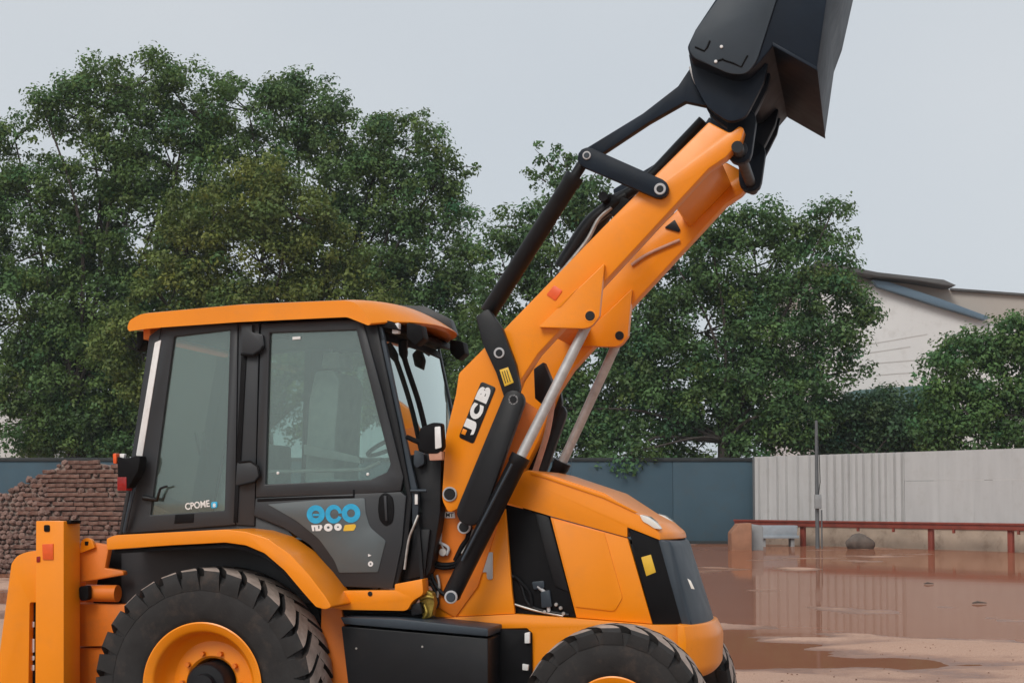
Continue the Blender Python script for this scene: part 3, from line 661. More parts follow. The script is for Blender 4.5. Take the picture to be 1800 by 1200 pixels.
NL += tree('broadleaf_tree', 'broad dark tree right of the loader arm drooping over the blue wall', 71, 1270,
    [(1240, 400, 60, 40), (1320, 395, 75, 45), (1405, 400, 60, 45), (1462, 372, 26, 30), (1470, 420, 35, 28), (1190, 470, 90, 70), (1310, 475, 110, 70), (1420, 475, 85, 55), (1490, 500, 45, 40), (1120, 560, 90, 80), (1240, 580, 120, 90), (1370, 580, 120, 90), (1470, 570, 70, 60), (1525, 545, 28, 24), (1090, 680, 90, 90), (1210, 700, 100, 80), (1330, 690, 100, 80), (1440, 660, 70, 60), (1500, 650, 35, 25), (1060, 780, 60, 45), (1130, 770, 80, 55), (1240, 775, 90, 40), (1340, 770, 70, 40), (1045, 815, 18, 22, -4), (1115, 812, 32, 30, -4), (1400, 740, 70, 50), (1010, 720, 70, 70), (1160, 660, 90, 70), (1270, 720, 90, 60), (1390, 700, 80, 60)], BG, dens=1.15)
NL += tree('shrub_tree', 'low dark bushy tree behind the grey pole', 73, 1500,
    [(1440, 745, 60, 45), (1500, 735, 60, 45), (1560, 745, 55, 45), (1600, 730, 45, 45), (1540, 785, 80, 30), (1440, 785, 60, 25), (1620, 780, 50, 30), (1530, 725, 60, 35), (1590, 765, 60, 40), (1480, 765, 70, 40), (1575, 715, 40, 28), (1640, 740, 40, 40)], (0.066, 0.126, 0.058), dens=1.25)
NL += tree('broadleaf_tree', 'bright green rounded tree at the right edge behind the sheet fence', 69, 1740,
    [(1750, 600, 60, 40), (1700, 630, 65, 45), (1800, 600, 60, 45), (1655, 665, 42, 38), (1760, 670, 90, 60), (1680, 720, 70, 55), (1790, 730, 90, 60), (1720, 770, 90, 40), (1640, 760, 40, 45), (1870, 660, 70, 100)], (0.088, 0.172, 0.052), dens=1.5)
print('leaves', NL)

# ================================================================== THE BACKHOE LOADER
BL = empty('backhoe_loader', MO, -ANG); tag(BL, 'orange and black backhoe loader with its front bucket raised high', 'backhoe loader')

def wheel(name, u0, z0, v0, sg, R_, rim, width, nlug, slant, lugw):
    """wheel disc with a tyre and a hub as its pieces; v0 is the outer face, sg points inwards"""
    rimo = lathe(name, [(0.075, rim - 0.01), (0.034, rim + 0.012), (0.020, rim + 0.020), (0.016, rim + 0.012), (0.030, rim - 0.028), (0.040, rim - 0.040), (0.052, rim - 0.044), (0.125, rim - 0.056), (0.16, rim - 0.075), (0.185, rim * 0.70), (0.175, rim * 0.46), (0.19, rim * 0.42), (0.30, rim * 0.40)], u0, z0, v0, sg, 'orange', BL, 72)
    d = R_ - rim; b = 0.048 * (R_ / 0.717)
    body = [(0.07, rim - 0.005), (0.035, rim + 0.02), (0.022, rim + 0.05), (0.004, rim + d * 0.38), (0.002, rim + d * 0.58), (0.012, R_ - b * 1.7), (0.045, R_ - b), (width * .5, R_ - b * 0.9)]
    body = body + [(width - a, r) for a, r in body[-2::-1]]
    n = 96; V = []; Fc = []; fm = []
    for ww, rr in body:
        for k in range(n):
            a = 2 * math.pi * k / n; V.append((u0 + rr * math.cos(a), v0 + sg * ww, z0 + rr * math.sin(a)))
    for i in range(len(body) - 1):
        for k in range(n): Fc.append((i * n + k, i * n + (k + 1) % n, (i + 1) * n + (k + 1) % n, (i + 1) * n + k)); fm.append(0)
    path = [(0.001, R_ - b * 2.7, 0.012, R_ - b * 2.8, 1.42), (-0.005, R_ - b * 1.9, 0.03, R_ - b * 1.9, 1.22), (-0.004, R_ - b * 0.8, 0.05, R_ - b * 1.3, 1.0), (0.012, R_ - b * 0.2, 0.06, R_ - b * 1.2, 1.0), (0.035, R_, 0.06, R_ - b * 1.2, 1), (width * .22, R_ + 0.004, width * .22, R_ - b * 1.2, 1), (width * .42, R_ + .006, width * .42, R_ - b * 1.2, 1), (width * .60, R_ + .004, width * .60, R_ - b * 1.2, .85)]
    for side in (0, 1):
        for q in range(nlug):
            a0 = 2 * math.pi * (q + 0.5 * side) / nlug; k0 = len(V)
            jit = random.uniform(-.01, .01)
            for (wo, ro, wi, ri, fw) in path:
                sh = slant * max(0, wo) / width + jit; hw = math.pi / nlug * lugw * fw
                for (ww, rr) in ((wo, ro), (wi, ri)):
                    wv = width - ww if side else ww
                    for s in (-1, 1):
                        a = a0 + sh + s * hw; V.append((u0 + rr * math.cos(a), v0 + sg * wv, z0 + rr * math.sin(a)))
            m = len(path)
            for i in range(m - 1):
                p, r_ = k0 + 4 * i, k0 + 4 * (i + 1)
                Fc.append((p, p + 1, r_ + 1, r_)); fm.append(1 if i >= 3 else 0)
                Fc.append((p + 2, p, r_, r_ + 2)); fm.append(0); Fc.append((p + 1, p + 3, r_ + 3, r_ + 1)); fm.append(0)
            p = k0 + 4 * (m - 1); Fc.append((p, p + 1, p + 3, p + 2)); fm.append(0); p = k0; Fc.append((p, p + 2, p + 3, p + 1)); fm.append(0)
    mesh_obj('tyre', V, Fc, None, rimo, smooth=True, mats=['rubber', 'lugtop'], fmat=fm, angle=32)
    hub = lathe('hub', [(0.34, rim * 0.36), (0.09, rim * 0.36), (0.075, rim * 0.33), (0.07, rim * 0.2), (0.03, rim * 0.18), (0.025, 0.001)], u0, z0, v0, sg, 'black', rimo, 32)
    V, Fc = [], []
    for q in range(10):
        a = 2 * math.pi * q / 10; c = (u0 + rim * .52 * math.cos(a), v0 + sg * 0.172, z0 + rim * .52 * math.sin(a))
        tube('wheel_nut', [c, (c[0], c[1] - sg * 0.03, c[2])], 0.016, 'orange_deep', rimo, 6)
    return rimo
uR, zR = M(352, 1205, 0.0); zR = 0.717
wheel('rear_wheel', uR, zR, 0.0, 1, 0.717, 0.372, 0.43, 30, 0.40, 0.69)
wheel('rear_wheel', uR, zR, WID, -1, 0.717, 0.372, 0.43, 30, 0.40, 0.69)
uF, _ = M(1077, 1255, 0.12); zF = 0.56
wheel('front_wheel', uF, zF, 0.12, 1, 0.56, 0.25, 0.30, 20, 0.62, 0.66)
wheel('front_wheel', uF, zF, WID - 0.12, -1, 0.56, 0.25, 0.30, 20, 0.62, 0.66)
# axles and chassis
tube('axle', [(uF, 0.35, zF), (uF, WID - 0.35, zF)], 0.09, 'black', BL)
tube('axle', [(uR, 0.35, zR), (uR, WID - 0.35, zR)], 0.14, 'black', BL)
plate('chassis_rail', [(150, 1015), (600, 1080), (700, 1090), (700, 1260), (150, 1260)], 0.52, 1.68, 'orange_deep', BL, bev=0.01)
plate('gusset_plate', [(565, 1062), (600, 1070), (628, 1210), (640, 1290), (560, 1290)], 0.42, 0.45, 'orange_deep', BL, bev=0.004)
# side tank / battery box
tk = plate('fuel_tank', [(600, 1100), (858, 1122), (858, 1290), (622, 1290)], 0.26, 0.62, 'black', BL, r=3, bev=0.012)
plate('tank_lid', [(598, 1084), (700, 1087), (858, 1104), (858, 1118), (604, 1096)], 0.245, 0.63, 'slate', tk, bev=0.006)
plate('tank_gap', [(600, 1062), (742, 1068), (742, 1088), (606, 1084)], 0.44, 0.6, 'blackplastic', BL, bev=0.004)
for px, py in ((626, 1139), (742, 1136)): disc('rivet', px, py, 0.258, 0.008, 0.01, 'steel', tk, 10)
plate('belly_box', [(700, 1100), (926, 1106), (934, 1112), (936, 1290), (700, 1290)], 0.57, 1.6, 'blackplastic', BL, bev=0.006)
plate('latch', [(922, 1112), (931, 1110), (931, 1130), (922, 1130)], 0.545, 0.57, 'white', BL, bev=0.003)
plate('latch', [(918, 1166), (929, 1168), (928, 1178), (918, 1177)], 0.545, 0.57, 'white', BL, bev=0.003)
# engine bay side: lower orange body
lb = plate('lower_body', [(764, 1086), (905, 1079), (1012, 1087), (1148, 1098), (1193, 1098), (1200, 1180), (1200, 1300), (934, 1300), (934, 1116, 9), (928, 1103, 4), (864, 1104), (768, 1094)], 0.60, 1.60, 'orange', BL, r=1, bev=0.006)
fcn = plate('front_corner', [(1193, 1097), (1244, 1100, 4), (1256, 1122, 10), (1254, 1180, 8), (1240, 1196, 8), (1200, 1200)], 0.57, 1.63, 'orange', BL, r=2, bev=0.012)
# cowl post between tower and engine bay
plate('cowl_panel', [(760, 1060), (845, 980), (888, 893), (900, 1040), (905, 1078), (764, 1085)], 0.615, 0.65, 'orange', BL, bev=0.005)
# hood
hd_px = [(892, 884), (912, 838), (926, 825, 6), (960, 832), (1062, 866), (1128, 903), (1165, 920), (1187, 938, 6), (1189, 949, 3), (1104, 926), (1104, 944), (966, 906)]
hood = plate('hood', hd_px, 0.640, 1.56, 'orange', BL, r=2, bev=0.022, seg=3)
plate('hood_top_strip', [(932, 827), (962, 835), (1062, 869), (1122, 900), (1116, 901), (1060, 875), (960, 841), (932, 833)], 0.632, 0.645, 'orange', hood, bev=0.003)
plate('headlight', [(1124, 904), (1138, 908), (1152, 918), (1162, 930), (1150, 928), (1138, 920), (1130, 916)], 0.630, 0.80, 'headlight', hood, r=3, bev=0.004)
plate('headlight', [(1124, 904), (1138, 908), (1152, 918), (1162, 930), (1150, 928), (1138, 920), (1130, 916)], 1.40, 1.57, 'headlight', hood, r=3, bev=0.004, pv=0.630)
plate('side_screen', [(888, 886), (966, 907), (1012, 1085), (903, 1077), (900, 1040), (872, 915)], 0.664, 0.70, 'blackplastic', BL, bev=0.003)
plate('screen_rib', [(940, 901), (964, 907), (1000, 1040), (975, 1030)], 0.655, 0.664, 'black', BL, bev=0.004)
sp_ = plate('side_panel', [(967, 908), (1103, 945), (1147, 1096), (1013, 1085)], 0.648, 0.70, 'orange', BL, bev=0.006)
plate('raised_field', [(972, 913), (1062, 936), (1094, 1050, 4), (1080, 1074, 6), (1012, 1066)], 0.640, 0.650, 'orange', sp_, r=2, bev=0.006)
plate('engine_core', [(905, 930), (1150, 960), (1190, 1090), (905, 1080)], 0.72, 1.50, 'black', BL, bev=0.01)
fg = plate('front_screen', [(1105, 929), (1158, 946), (1216, 1096), (1148, 1097)], 0.650, 0.70, 'blackplastic', BL, bev=0.004)
plate('sticker', [(1127, 979), (1144, 974), (1153, 1005), (1136, 1012)], 0.646, 0.651, 'yellow', fg, bev=0.001)
gl = plate('grille', [(1158, 946), (1187, 951), (1194, 962), (1242, 1106), (1238, 1121), (1232, 1118), (1216, 1097)], 0.645, 1.555, 'slate', BL, bev=0.012)
plate('side_marker', [(1208, 1016), (1214, 1020), (1221, 1035), (1215, 1034)], 0.638, 0.648, 'headlight', gl, bev=0.002)
for (pts, r, m) in (([(898, 1010), (915, 1025), (925, 1055), (945, 1070), (1000, 1080)], 0.010, 'black'), ([(905, 1012), (930, 1040), (935, 1065)], 0.014, 'blackplastic'), ([(945, 1030), (960, 1045), (965, 1075)], 0.012, 'ltgrey'), ([(900, 1060), (940, 1072), (990, 1082)], 0.008, 'steel')):
    tube('engine_hose', spline([P3(x, y, 0.655) for x, y in pts], 6), r, m, BL, 8)
plate('engine_bracket', [(935, 1022), (956, 1020), (957, 1033), (938, 1036)], 0.645, 0.66, 'slate', BL, r=3, bev=0.002)
plate('engine_pump', [(950, 1040), (966, 1036), (970, 1066), (952, 1068)], 0.635, 0.66, 'slate', BL, r=3, bev=0.004)
for px, py in ((977, 1062), (985, 1068), (957, 1075), (990, 1078)): disc('engine_bolt', px, py, 0.643, 0.012, 0.02, 'steel', BL, 8)
def bow_front(o, px_from, amount):
    bm = bmesh.new(); bm.from_mesh(o.data); us = M(px_from, 1000, 0.65)[0]; ue = max(v.co.x for v in bm.verts)
    for v in np.linspace(0.68, 1.52, 9): bmesh.ops.bisect_plane(bm, geom=bm.verts[:] + bm.edges[:] + bm.faces[:], plane_co=(0, v, 0), plane_no=(0, 1, 0))
    for v in bm.verts:
        wf = min(1, max(0, (v.co.x - us) / (ue - us))); t = (v.co.y - 1.1) / 0.46
        v.co.x -= amount * abs(t) ** 2.5 * wf
    bm.to_mesh(o.data); bm.free(); o.data.set_sharp_from_angle(angle=R(35))
for o_, p_, a_ in ((hood, 1100, 0.10), (gl, 1150, 0.09), (fcn, 1192, 0.12)): bow_front(o_, p_, a_)
# loader tower
tw = plate('loader_tower', [(776, 800), (800, 700), (900, 690), (948, 722), (905, 800), (880, 860), (872, 930), (840, 1030), (800, 1085), (758, 1060), (765, 950), (772, 860)], 0.60, 0.64, 'orange_deep', BL, bev=0.006)
plate('loader_tower', [(776, 800), (800, 700), (850, 690), (860, 800), (850, 870), (872, 930), (840, 1030), (800, 1085), (758, 1060), (765, 950), (772, 860)], WID - 0.64, WID - 0.60, 'orange_deep', BL, bev=0.006, pv=0.60)
plate('tower_crossplate', [(938, 648), (955, 636), (970, 672), (958, 715), (940, 700)], 0.92, 1.02, 'black', BL, bev=0.006, pv=0.92)
tube('tower_hose', spline([P3(972, 700, 1.2), P3(962, 760, 1.2), P3(940, 830, 1.2)], 5), 0.02, 'pink', BL, 8)
plate('tower_edge', [(770, 905), (776, 903), (776, 950), (771, 960)], 0.585, 0.60, 'ltgrey', tw, r=2, bev=0.002)
plate('label_sticker', [(781, 899), (799, 899), (800, 910), (782, 910)], 0.594, 0.60, 'white', tw, r=1, bev=0.001)
letters('label_text', 'MT', (784, 908), (797, 908), (784, 901), 0.593, 'black', tw, 0.02, 0.001)
plate('grey_plate', [(838, 970), (866, 970), (866, 1018, 4), (856, 1018, 4), (855, 1005), (838, 1005)], 0.606, 0.615, 'ltgrey', BL, r=1, bev=0.002)
# loader arms
arm_px = [(776, 878, 10), (783, 765), (801, 692), (806, 656, 4), (850, 612), (886, 578), (1060, 399), (1246, 214, 4), (1283, 234, 6), (1300, 221, 5), (1308, 226, 4), (1303, 246), (1276, 276), (1246, 296), (945, 622), (915, 668), (880, 760), (832, 858), (808, 892, 8), (788, 902, 8)]
arm = plate('loader_arm', arm_px, 0.46, 0.60, 'orange', BL, r=1.5, bev=0.010, mir=True)
gus_px = [(1062, 463, 3), (1053, 556), (1040, 573, 8), (1028, 577, 5), (946, 575, 3)]
gus = plate('ram_gusset', gus_px, 0.405, 0.459, 'orange', arm[0], bev=0.008, r=2)
plate('ram_gusset', gus_px, WID - 0.60, WID - 0.565, 'orange', arm[1], bev=0.004, r=2, pv=0.405)
gus2 = plate('ram_gusset', gus_px, 1.55, 1.60, 'orange', arm[1], bev=0.008, r=2, pv=0.405)
disc('gusset_pin', 1037, 555, 0.398, 0.030, 0.012, 'black', arm[0]); u_, z_ = M(1037, 555, 0.398)
disc('gusset_boss', 1037, 555, 0.402, 0.040, 0.010, 'orange', arm[0], hole=0.028)
lathe('gusset_pin', [(0.02, 0.030), (0.0, 0.030), (0.0, 0.001)], u_, z_, 1.543, 1, 'black', arm[1], 20)
plate('warning_sticker', [(974, 501), (989, 511), (976, 529), (960, 518)], 0.455, 0.459, 'redref', arm[0], r=3, bev=0.001)
plate('gusset_relief', [(1010, 510), (1018, 504), (985, 540), (975, 542)], 0.402, 0.406, 'orange', arm[0], r=3, bev=0.002)
# cross members between the arms
def cross(name, px, py, rad, mat): u, z = M(px, py, 0.6); return tube(name, [(u, 0.60, z), (u, WID - 0.60, z)], rad, mat, BL, 20)
plate('cross_plate', [(1165, 330), (1245, 262), (1262, 268), (1182, 350)], 0.60, 1.60, 'orange', BL, bev=0.006, pv=0.6)
plate('cross_plate', [(935, 560), (975, 520), (990, 540), (950, 580)], 0.60, 1.60, 'orange_deep', BL, bev=0.006, pv=0.6)
plate('arm_slot', [(1186, 386), (1196, 404), (1193, 408), (1168, 400)], 1.585, 1.605, 'black', arm[1], r=2, bev=0.001)
tube('arm_hose', spline([P3(1110, 466, 1.585), P3(1140, 446, 1.585), P3(1195, 422, 1.585)], 5), 0.012, 'pink', arm[1], 8)
# emblem on the arm
em = plate('emblem', [(846, 670), (872, 681), (832, 780), (806, 768)], 0.455, 0.4595, 'black', arm[0], r=5, bev=0.001)
def emp(a, b):      # emblem coordinates: a along the lettering (0..1), b from its foot (0) to its head (1)
    x0, y0 = 830, 777; return (x0 + a * 40 - b * 25, y0 - a * 97 - b * 11)
for body, a0, a1 in (('J', 0.10, 0.335), ('C', 0.37, 0.63), ('B', 0.68, 0.95)):
    letters('letter', body, emp(a0, 0.11), emp(a1, 0.11), emp(a0, 0.91), 0.4548, 'white', arm[0], 0.075, 0.002)
plate('emblem_accent', [emp(0.06, .60), emp(0.06, .88), emp(0.15, .88), emp(0.15, .60)], 0.4528, 0.4546, 'orange', arm[0], bev=0.0005)
# linkage
LNK = empty
bk_px = [(836, 556, 5), (858, 542, 6), (882, 576), (906, 640), (914, 684, 8), (904, 714, 12), (888, 704, 8), (872, 655), (848, 603)]
bell = plate('bell_crank', bk_px, 0.395, 0.455, 'black', BL, r=2, bev=0.004, mir=True)
for px, py in ((877, 620), (902, 702)):
    disc('pin_washer', px, py, 0.385, 0.034, 0.012, 'ltgrey', bell[0], hole=0.021); disc('pin', px, py, 0.380, 0.022, 0.02, 'black', bell[0])
st_ = plate('rating_plate', [(878, 650), (893, 645), (903, 672), (887, 679)], 0.390, 0.395, 'yellow', bell[0], bev=0.001)
for i in range(3): plate('print_line', [(882 + i * 4, 653 - i * 1.3), (883.2 + i * 4, 652.6 - i * 1.3), (889.5 + i * 4, 673 - i * 1.3), (888.3 + i * 4, 673.4 - i * 1.3)], 0.3885, 0.3905, 'black', bell[0], bev=0)
lk = plate('lower_link', capsule((902, 704), (826, 900), 19, 24), 0.385, 0.452, 'black', BL, bev=0.008, mir=True)
disc('pin_washer', 815, 926, 0.50, 0.042, 0.02, 'ltgrey', BL, hole=0.030); disc('pin', 815, 926, 0.495, 0.031, 0.12, 'black', BL)
disc('pin_washer', 790, 868, 0.445, 0.046, 0.02, 'ltgrey', arm[0], hole=0.036); disc('pin', 790, 868, 0.438, 0.036, 0.03, 'black', arm[0])
def ram(name, a, b, va, vb, r0, r1, split, m0='black', m1='chrome'):
    """hydraulic ram: barrel from a, rod up to b"""
    A, B = Vector(P3(*a, va)), Vector(P3(*b, vb))
    for f in (lambda p: Vector(p), lambda p: Vector(mirv(p))):
        p, q = f(A), f(B); m = p.lerp(q, split)
        br = tube(name, [p, p.lerp(q, 0.004), m.lerp(p, 0.06), m.lerp(p, 0.055), m], [r0 * .92, r0, r0, r0 * 1.1, r0 * 1.1], m0, BL, 20)
        tube('rod', [m, q], r1, m1, br, 16)
    return br
ram('lift_ram', (792, 1048), (1034, 566), 0.34, 0.52, 0.056, 0.032, 0.51)
disc('pin_washer', 792, 1049, 0.262, 0.040, 0.02, 'ltgrey', BL, hole=0.028); disc('pin', 792, 1049, 0.255, 0.029, 0.14, 'slate', BL)
tube('ram_pipe', [P3(812, 985, 0.285), P3(900, 815, 0.33)], 0.008, 'slate', BL, 8)
ram('tip_ram', (858, 550), (1028, 282), 0.52, 0.52, 0.055, 0.034, 0.90, 'black', 'black')
lev = plate('tip_lever', capsule((1033, 277), (1158, 331), 18, 17), 0.395, 0.455, 'bucket', BL, bev=0.004, mir=True)
disc('pin_washer', 1160, 332, 0.385, 0.036, 0.012, 'ltgrey', lev[0], hole=0.020); disc('pin', 1160, 332, 0.382, 0.022, 0.02, 'black', lev[0])
disc('pin_washer', 1031, 273, 0.385, 0.026, 0.012, 'ltgrey', lev[0], hole=0.016); disc('pin', 1031, 273, 0.382, 0.018, 0.02, 'slate', lev[0])
lk2 = plate('bucket_link', [(1022, 266, 5), (1130, 200), (1192, 152), (1212, 122), (1234, 150), (1242, 186), (1205, 178), (1140, 215), (1048, 276, 5), (1032, 290, 5)], 0.462, 0.535, 'bucket', BL, r=1, bev=0.004, mir=True)
tube('bucket_hose', spline([P3(1214, 118, 0.45), P3(1224, 146, 0.44), P3(1244, 172, 0.45)], 5), 0.012, 'chrome', lk2[0], 8)
tube('bucket_hose', spline([P3(1218, 124, 0.44), P3(1232, 150, 0.43), P3(1246, 168, 0.44)], 5), 0.009, 'ltgrey', lk2[0], 8)
cross('bucket_pipe', 1060, 345, 0.03, 'black')
tube('arm_pipe', spline([P3(1078, 352, 0.75), P3(1130, 322, 0.75), P3(1200, 250, 0.75), P3(1236, 212, 0.72)], 6), 0.035, 'black', BL, 10)
tube('arm_pipe', spline([P3(985, 470, 0.72), P3(1030, 400, 0.72), P3(1062, 370, 0.72), P3(1100, 345, 0.75)], 6), 0.045, 'black', BL, 10)
plate('valve_block', [(1068, 340), (1105, 350), (1112, 375), (1085, 385), (1066, 370)], 0.70, 0.86, 'black', BL, r=3, bev=0.008)
tube('valve_hose', spline([P3(1075, 365, 0.69), P3(1052, 385, 0.69), P3(1030, 425, 0.69), P3(985, 480, 0.69)], 6), 0.014, 'steel', BL, 8)
# bucket
BN, BF = 0.26, 1.98
near_pts = [M(*p, BN) for p in ((1262, -8), (1222, 52), (1208, 82), (1213, 102), (1250, 118), (1290, 132), (1316, 128), (1333, 112))]
far_pts = [M(*p, BF) for p in ((1386, 204), (1450, 241), (1466, 128), (1480, 90), (1500, 0), (1512, -40))]
far_u = far_pts[-1]; top = [(far_u[0] - 0.05, far_u[1] + 0.25), (near_pts[0][0] + 0.25, near_pts[0][1] + 0.55), (near_pts[0][0] + 0.05, near_pts[0][1] + 0.2)]
bucket = bm_obj('bucket', prism(near_pts + far_pts + top, BN, BF, 0.014, 2), 'bucket', BL)
pan = plate('side_wear_plate', [(1300, -60), (1262, -2, 6), (1222, 55, 4), (1210, 84, 10), (1218, 101, 8), (1282, 130, 12), (1312, 131, 14), (1330, 108, 12), (1366, -4), (1385, -60)], BN - 0.016, BN - 0.001, 'slate', bucket, r=4, bev=0.006)
for pts in ([(1222, 83), (1238, 90), (1243, 84), (1248, 72)], [(1272, 106), (1290, 112), (1303, 118), (1314, 98)], [(1260, 108), (1272, 104)]):
    tube('weld_line', [P3(x, y, BN - 0.017) for x, y in pts], 0.006, 'blackplastic', bucket, 6)
for px, py in ((1268, 82), (1258, 108)): disc('grease_nipple', px, py, BN - 0.026, 0.010, 0.012, 'white', bucket, 10)
plate('cutting_edge', [(1384, 200), (1450, 238), (1451, 244), (1384, 206)], BN - 0.01, BF + 0.01, 'bucket', bucket, bev=0.004, pv=BF)
lug_px = [(1214, 104), (1222, 150, 10), (1246, 196, 16), (1284, 222, 12), (1312, 214, 12), (1330, 180), (1345, 150), (1352, 120)]
lug_uz = [M(x, y, 0.5) for x, y in rc(lug_px, 2)]
for a, b in ((0.615, 0.70), (0.40, 0.455), (1.50, 1.585), (1.745, 1.80)):
    bm_obj('hinge_lug', prism(lug_uz, a, b, 0.008), 'bucket', bucket)
tube('hinge_pin', [P3(1296, 258, 0.44), tuple(mirv(P3(1296, 258, 0.44)))], 0.036, 'black', BL, 16)
plate('arm_eye', capsule((1296, 256), (1300, 200), 22, 26), 0.61, 0.70, 'bucket', bucket, pv=0.46, bev=0.006, mir=True)
disc('eye_boss', 1298, 262, 0.60, 0.055, 0.02, 'slate', bucket, hole=0.03)

# ------------------------------------------------------------------ cab
CN, CFV = 0.40, 1.80
# roof: side profile carried across the cab, bowed at the front and rounded towards the sides
prof = rc([(225, 573, 3), (229, 560, 5), (248, 549, 8), (420, 533), (640, 524, 20), (672, 527, 14), (704, 543, 10), (735, 563, 3), (722, 567, 4), (645, 553, 8), (420, 563), (290, 572), (266, 574), (228, 579, 2)], 2)
puz = [M(x, y, 0.34) for x, y in prof]; umin = min(p[0] for p in puz); umax = max(p[0] for p in puz); um = 0.5 * (umin + umax)
V, Fc = [], []; st = 17; npf = len(puz); zlow = min(p[1] for p in puz)
for i in range(st):
    t = -1 + 2 * i / (st - 1); tt = math.copysign(abs(t) ** 0.8, t); v = 1.1 + 0.77 * tt
    for (u, z) in puz:
        wf = max(0, (u - um) / (umax - um)) ** 2; wr = max(0, (um - u) / (um - umin)) ** 3
        V.append((u - 0.30 * t * t * wf - 0.06 * (1 - t ** 4) * wr, v, z + 0.028 * (1 - t * t) - 0.012 * t ** 8))
for i in range(st - 1):
    for k in range(npf): Fc.append((i * npf + k, (i + 1) * npf + k, (i + 1) * npf + (k + 1) % npf, i * npf + (k + 1) % npf))
Fc.append(tuple(range(npf))); Fc.append(tuple(range((st - 1) * npf, st * npf))[::-1])
roof = mesh_obj('cab_roof', V, Fc, 'orange', BL, True, angle=38)
bm = bmesh.new(); bm.from_mesh(roof.data); bmesh.ops.recalc_face_normals(bm, faces=bm.faces); bm.to_mesh(roof.data); bm.free()
plate('roof_housing', [(700, 536), (746, 538), (790, 560), (800, 588), (742, 572), (705, 560)], 1.35, 1.46, 'cabgrey', roof, r=3, bev=0.01)
plate('roof_liner', [(262, 577), (420, 566), (644, 556), (690, 565), (700, 580), (660, 574), (420, 578), (262, 590)], 0.42, 1.78, 'blackplastic', BL, bev=0.006)
plate('rear_visor', [(252, 578), (283, 575), (280, 592), (252, 597)], 0.42, 1.7, 'orange_deep', roof, r=2, bev=0.004)
plate('rear_lamp_bracket', [(240, 583), (255, 582), (254, 600), (241, 616)], 0.5, 0.62, 'blackplastic', roof, bev=0.004)
for va in (0.52, 1.56): plate('work_lamp', [(748, 580), (772, 584), (776, 606), (762, 618), (748, 604)], va, va + 0.13, 'blackplastic', roof, r=3, bev=0.006, pv=0.95)
plate('roof_lamp', [(690, 569), (701, 567), (700, 586), (689, 586)], 0.45, 0.5, 'white', roof, r=2, bev=0.004)
# rear quarter window
rq, rqf = ringframe('rear_quarter_frame', [(284, 574), (418, 568), (413, 922), (214, 938)], [(306, 592), (404, 580), (394, 897), (264, 905)], CN, CN + 0.05, 'cabgrey', BL, 0.008, mir=True)
for fr_, a in ((rq, CN + 0.02), (rqf, WID - CN - 0.028)):
    plate('window_pane', [(302, 588), (408, 576), (398, 901), (260, 909)], a, a + 0.006, 'glass', fr_, bev=0, pv=CN)
plate('black_patch', [(308, 904), (341, 902), (340, 918), (306, 920)], CN - 0.004, CN + 0.001, 'blackplastic', rq, bev=0.001)
letters('window_sticker', 'CPOME', (326, 896), (369, 890), (325, 884), CN + 0.0185, 'white', rq, 0.02, 0.002)
plate('blue_sticker', [(371, 882), (382, 881), (382, 892), (371, 893)], CN + 0.016, CN + 0.0185, 'blue', rq, r=3, bev=0.0005)
letters('sticker_digit', '8', (374, 891), (379, 891), (374, 884), CN + 0.0155, 'white', rq, 0.03, 0.001)
tube('window_latch', [P3(252, 874, CN - 0.02), P3(276, 878, CN - 0.02), P3(282, 858, CN - 0.03), P3(294, 854, CN - 0.03)], [0.018, 0.014, 0.008, 0.008], 'black', rq, 8)
plate('rear_pillar', [(262, 590), (284, 574), (214, 938), (208, 940), (222, 860)], CN + 0.005, CN + 0.08, 'cabgrey', BL, bev=0.006, mir=True)
plate('pillar_lit_strip', [(272, 602), (283, 597), (249, 806), (239, 800)], CN - 0.006, CN + 0.02, 'white', BL, r=2, bev=0.003)  # white strip painting the light caught along the rear post's edge
tube('grab_rail', spline([P3(238, 848, CN - 0.03), P3(228, 890, CN - 0.05), P3(219, 934, CN - 0.03)], 5), 0.014, 'slate', BL, 8)
# rear window and rear wall
rl = [M(268, 600, CN), M(216, 930, CN)]
def strip(name, a, b, v0, v1, mat, parent, th=0.006, bow=0.0, n=9):
    V, Fc = [], []
    d = Vector((b[0] - a[0], b[1] - a[1])).normalized(); nr = (d.y, -d.x)
    for lay in (0, th):
        for i in range(n):
            t = -1 + 2 * i / (n - 1); v = (v0 + v1) / 2 + (v1 - v0) / 2 * t; o = bow * (1 - t * t)
            for p in (a, b): V.append((p[0] + o + nr[0] * lay, v, p[1] + nr[1] * lay))
    h = 2 * n
    for i in range(n - 1):
        Fc.append((2 * i, 2 * i + 1, 2 * i + 3, 2 * i + 2)); Fc.append((h + 2 * i, h + 2 * i + 2, h + 2 * i + 3, h + 2 * i + 1))
        Fc.append((2 * i, 2 * i + 2, h + 2 * i + 2, h + 2 * i)); Fc.append((2 * i + 1, h + 2 * i + 1, h + 2 * i + 3, 2 * i + 3))
    Fc.append((0, h, h + 1, 1)); Fc.append((2 * n - 2, 2 * n - 1, h + 2 * n - 1, h + 2 * n - 2))
    return mesh_obj(name, V, Fc, mat, parent, True)
strip('rear_window', rl[0], rl[1], CN + 0.05, CFV - 0.05, 'glass', BL)
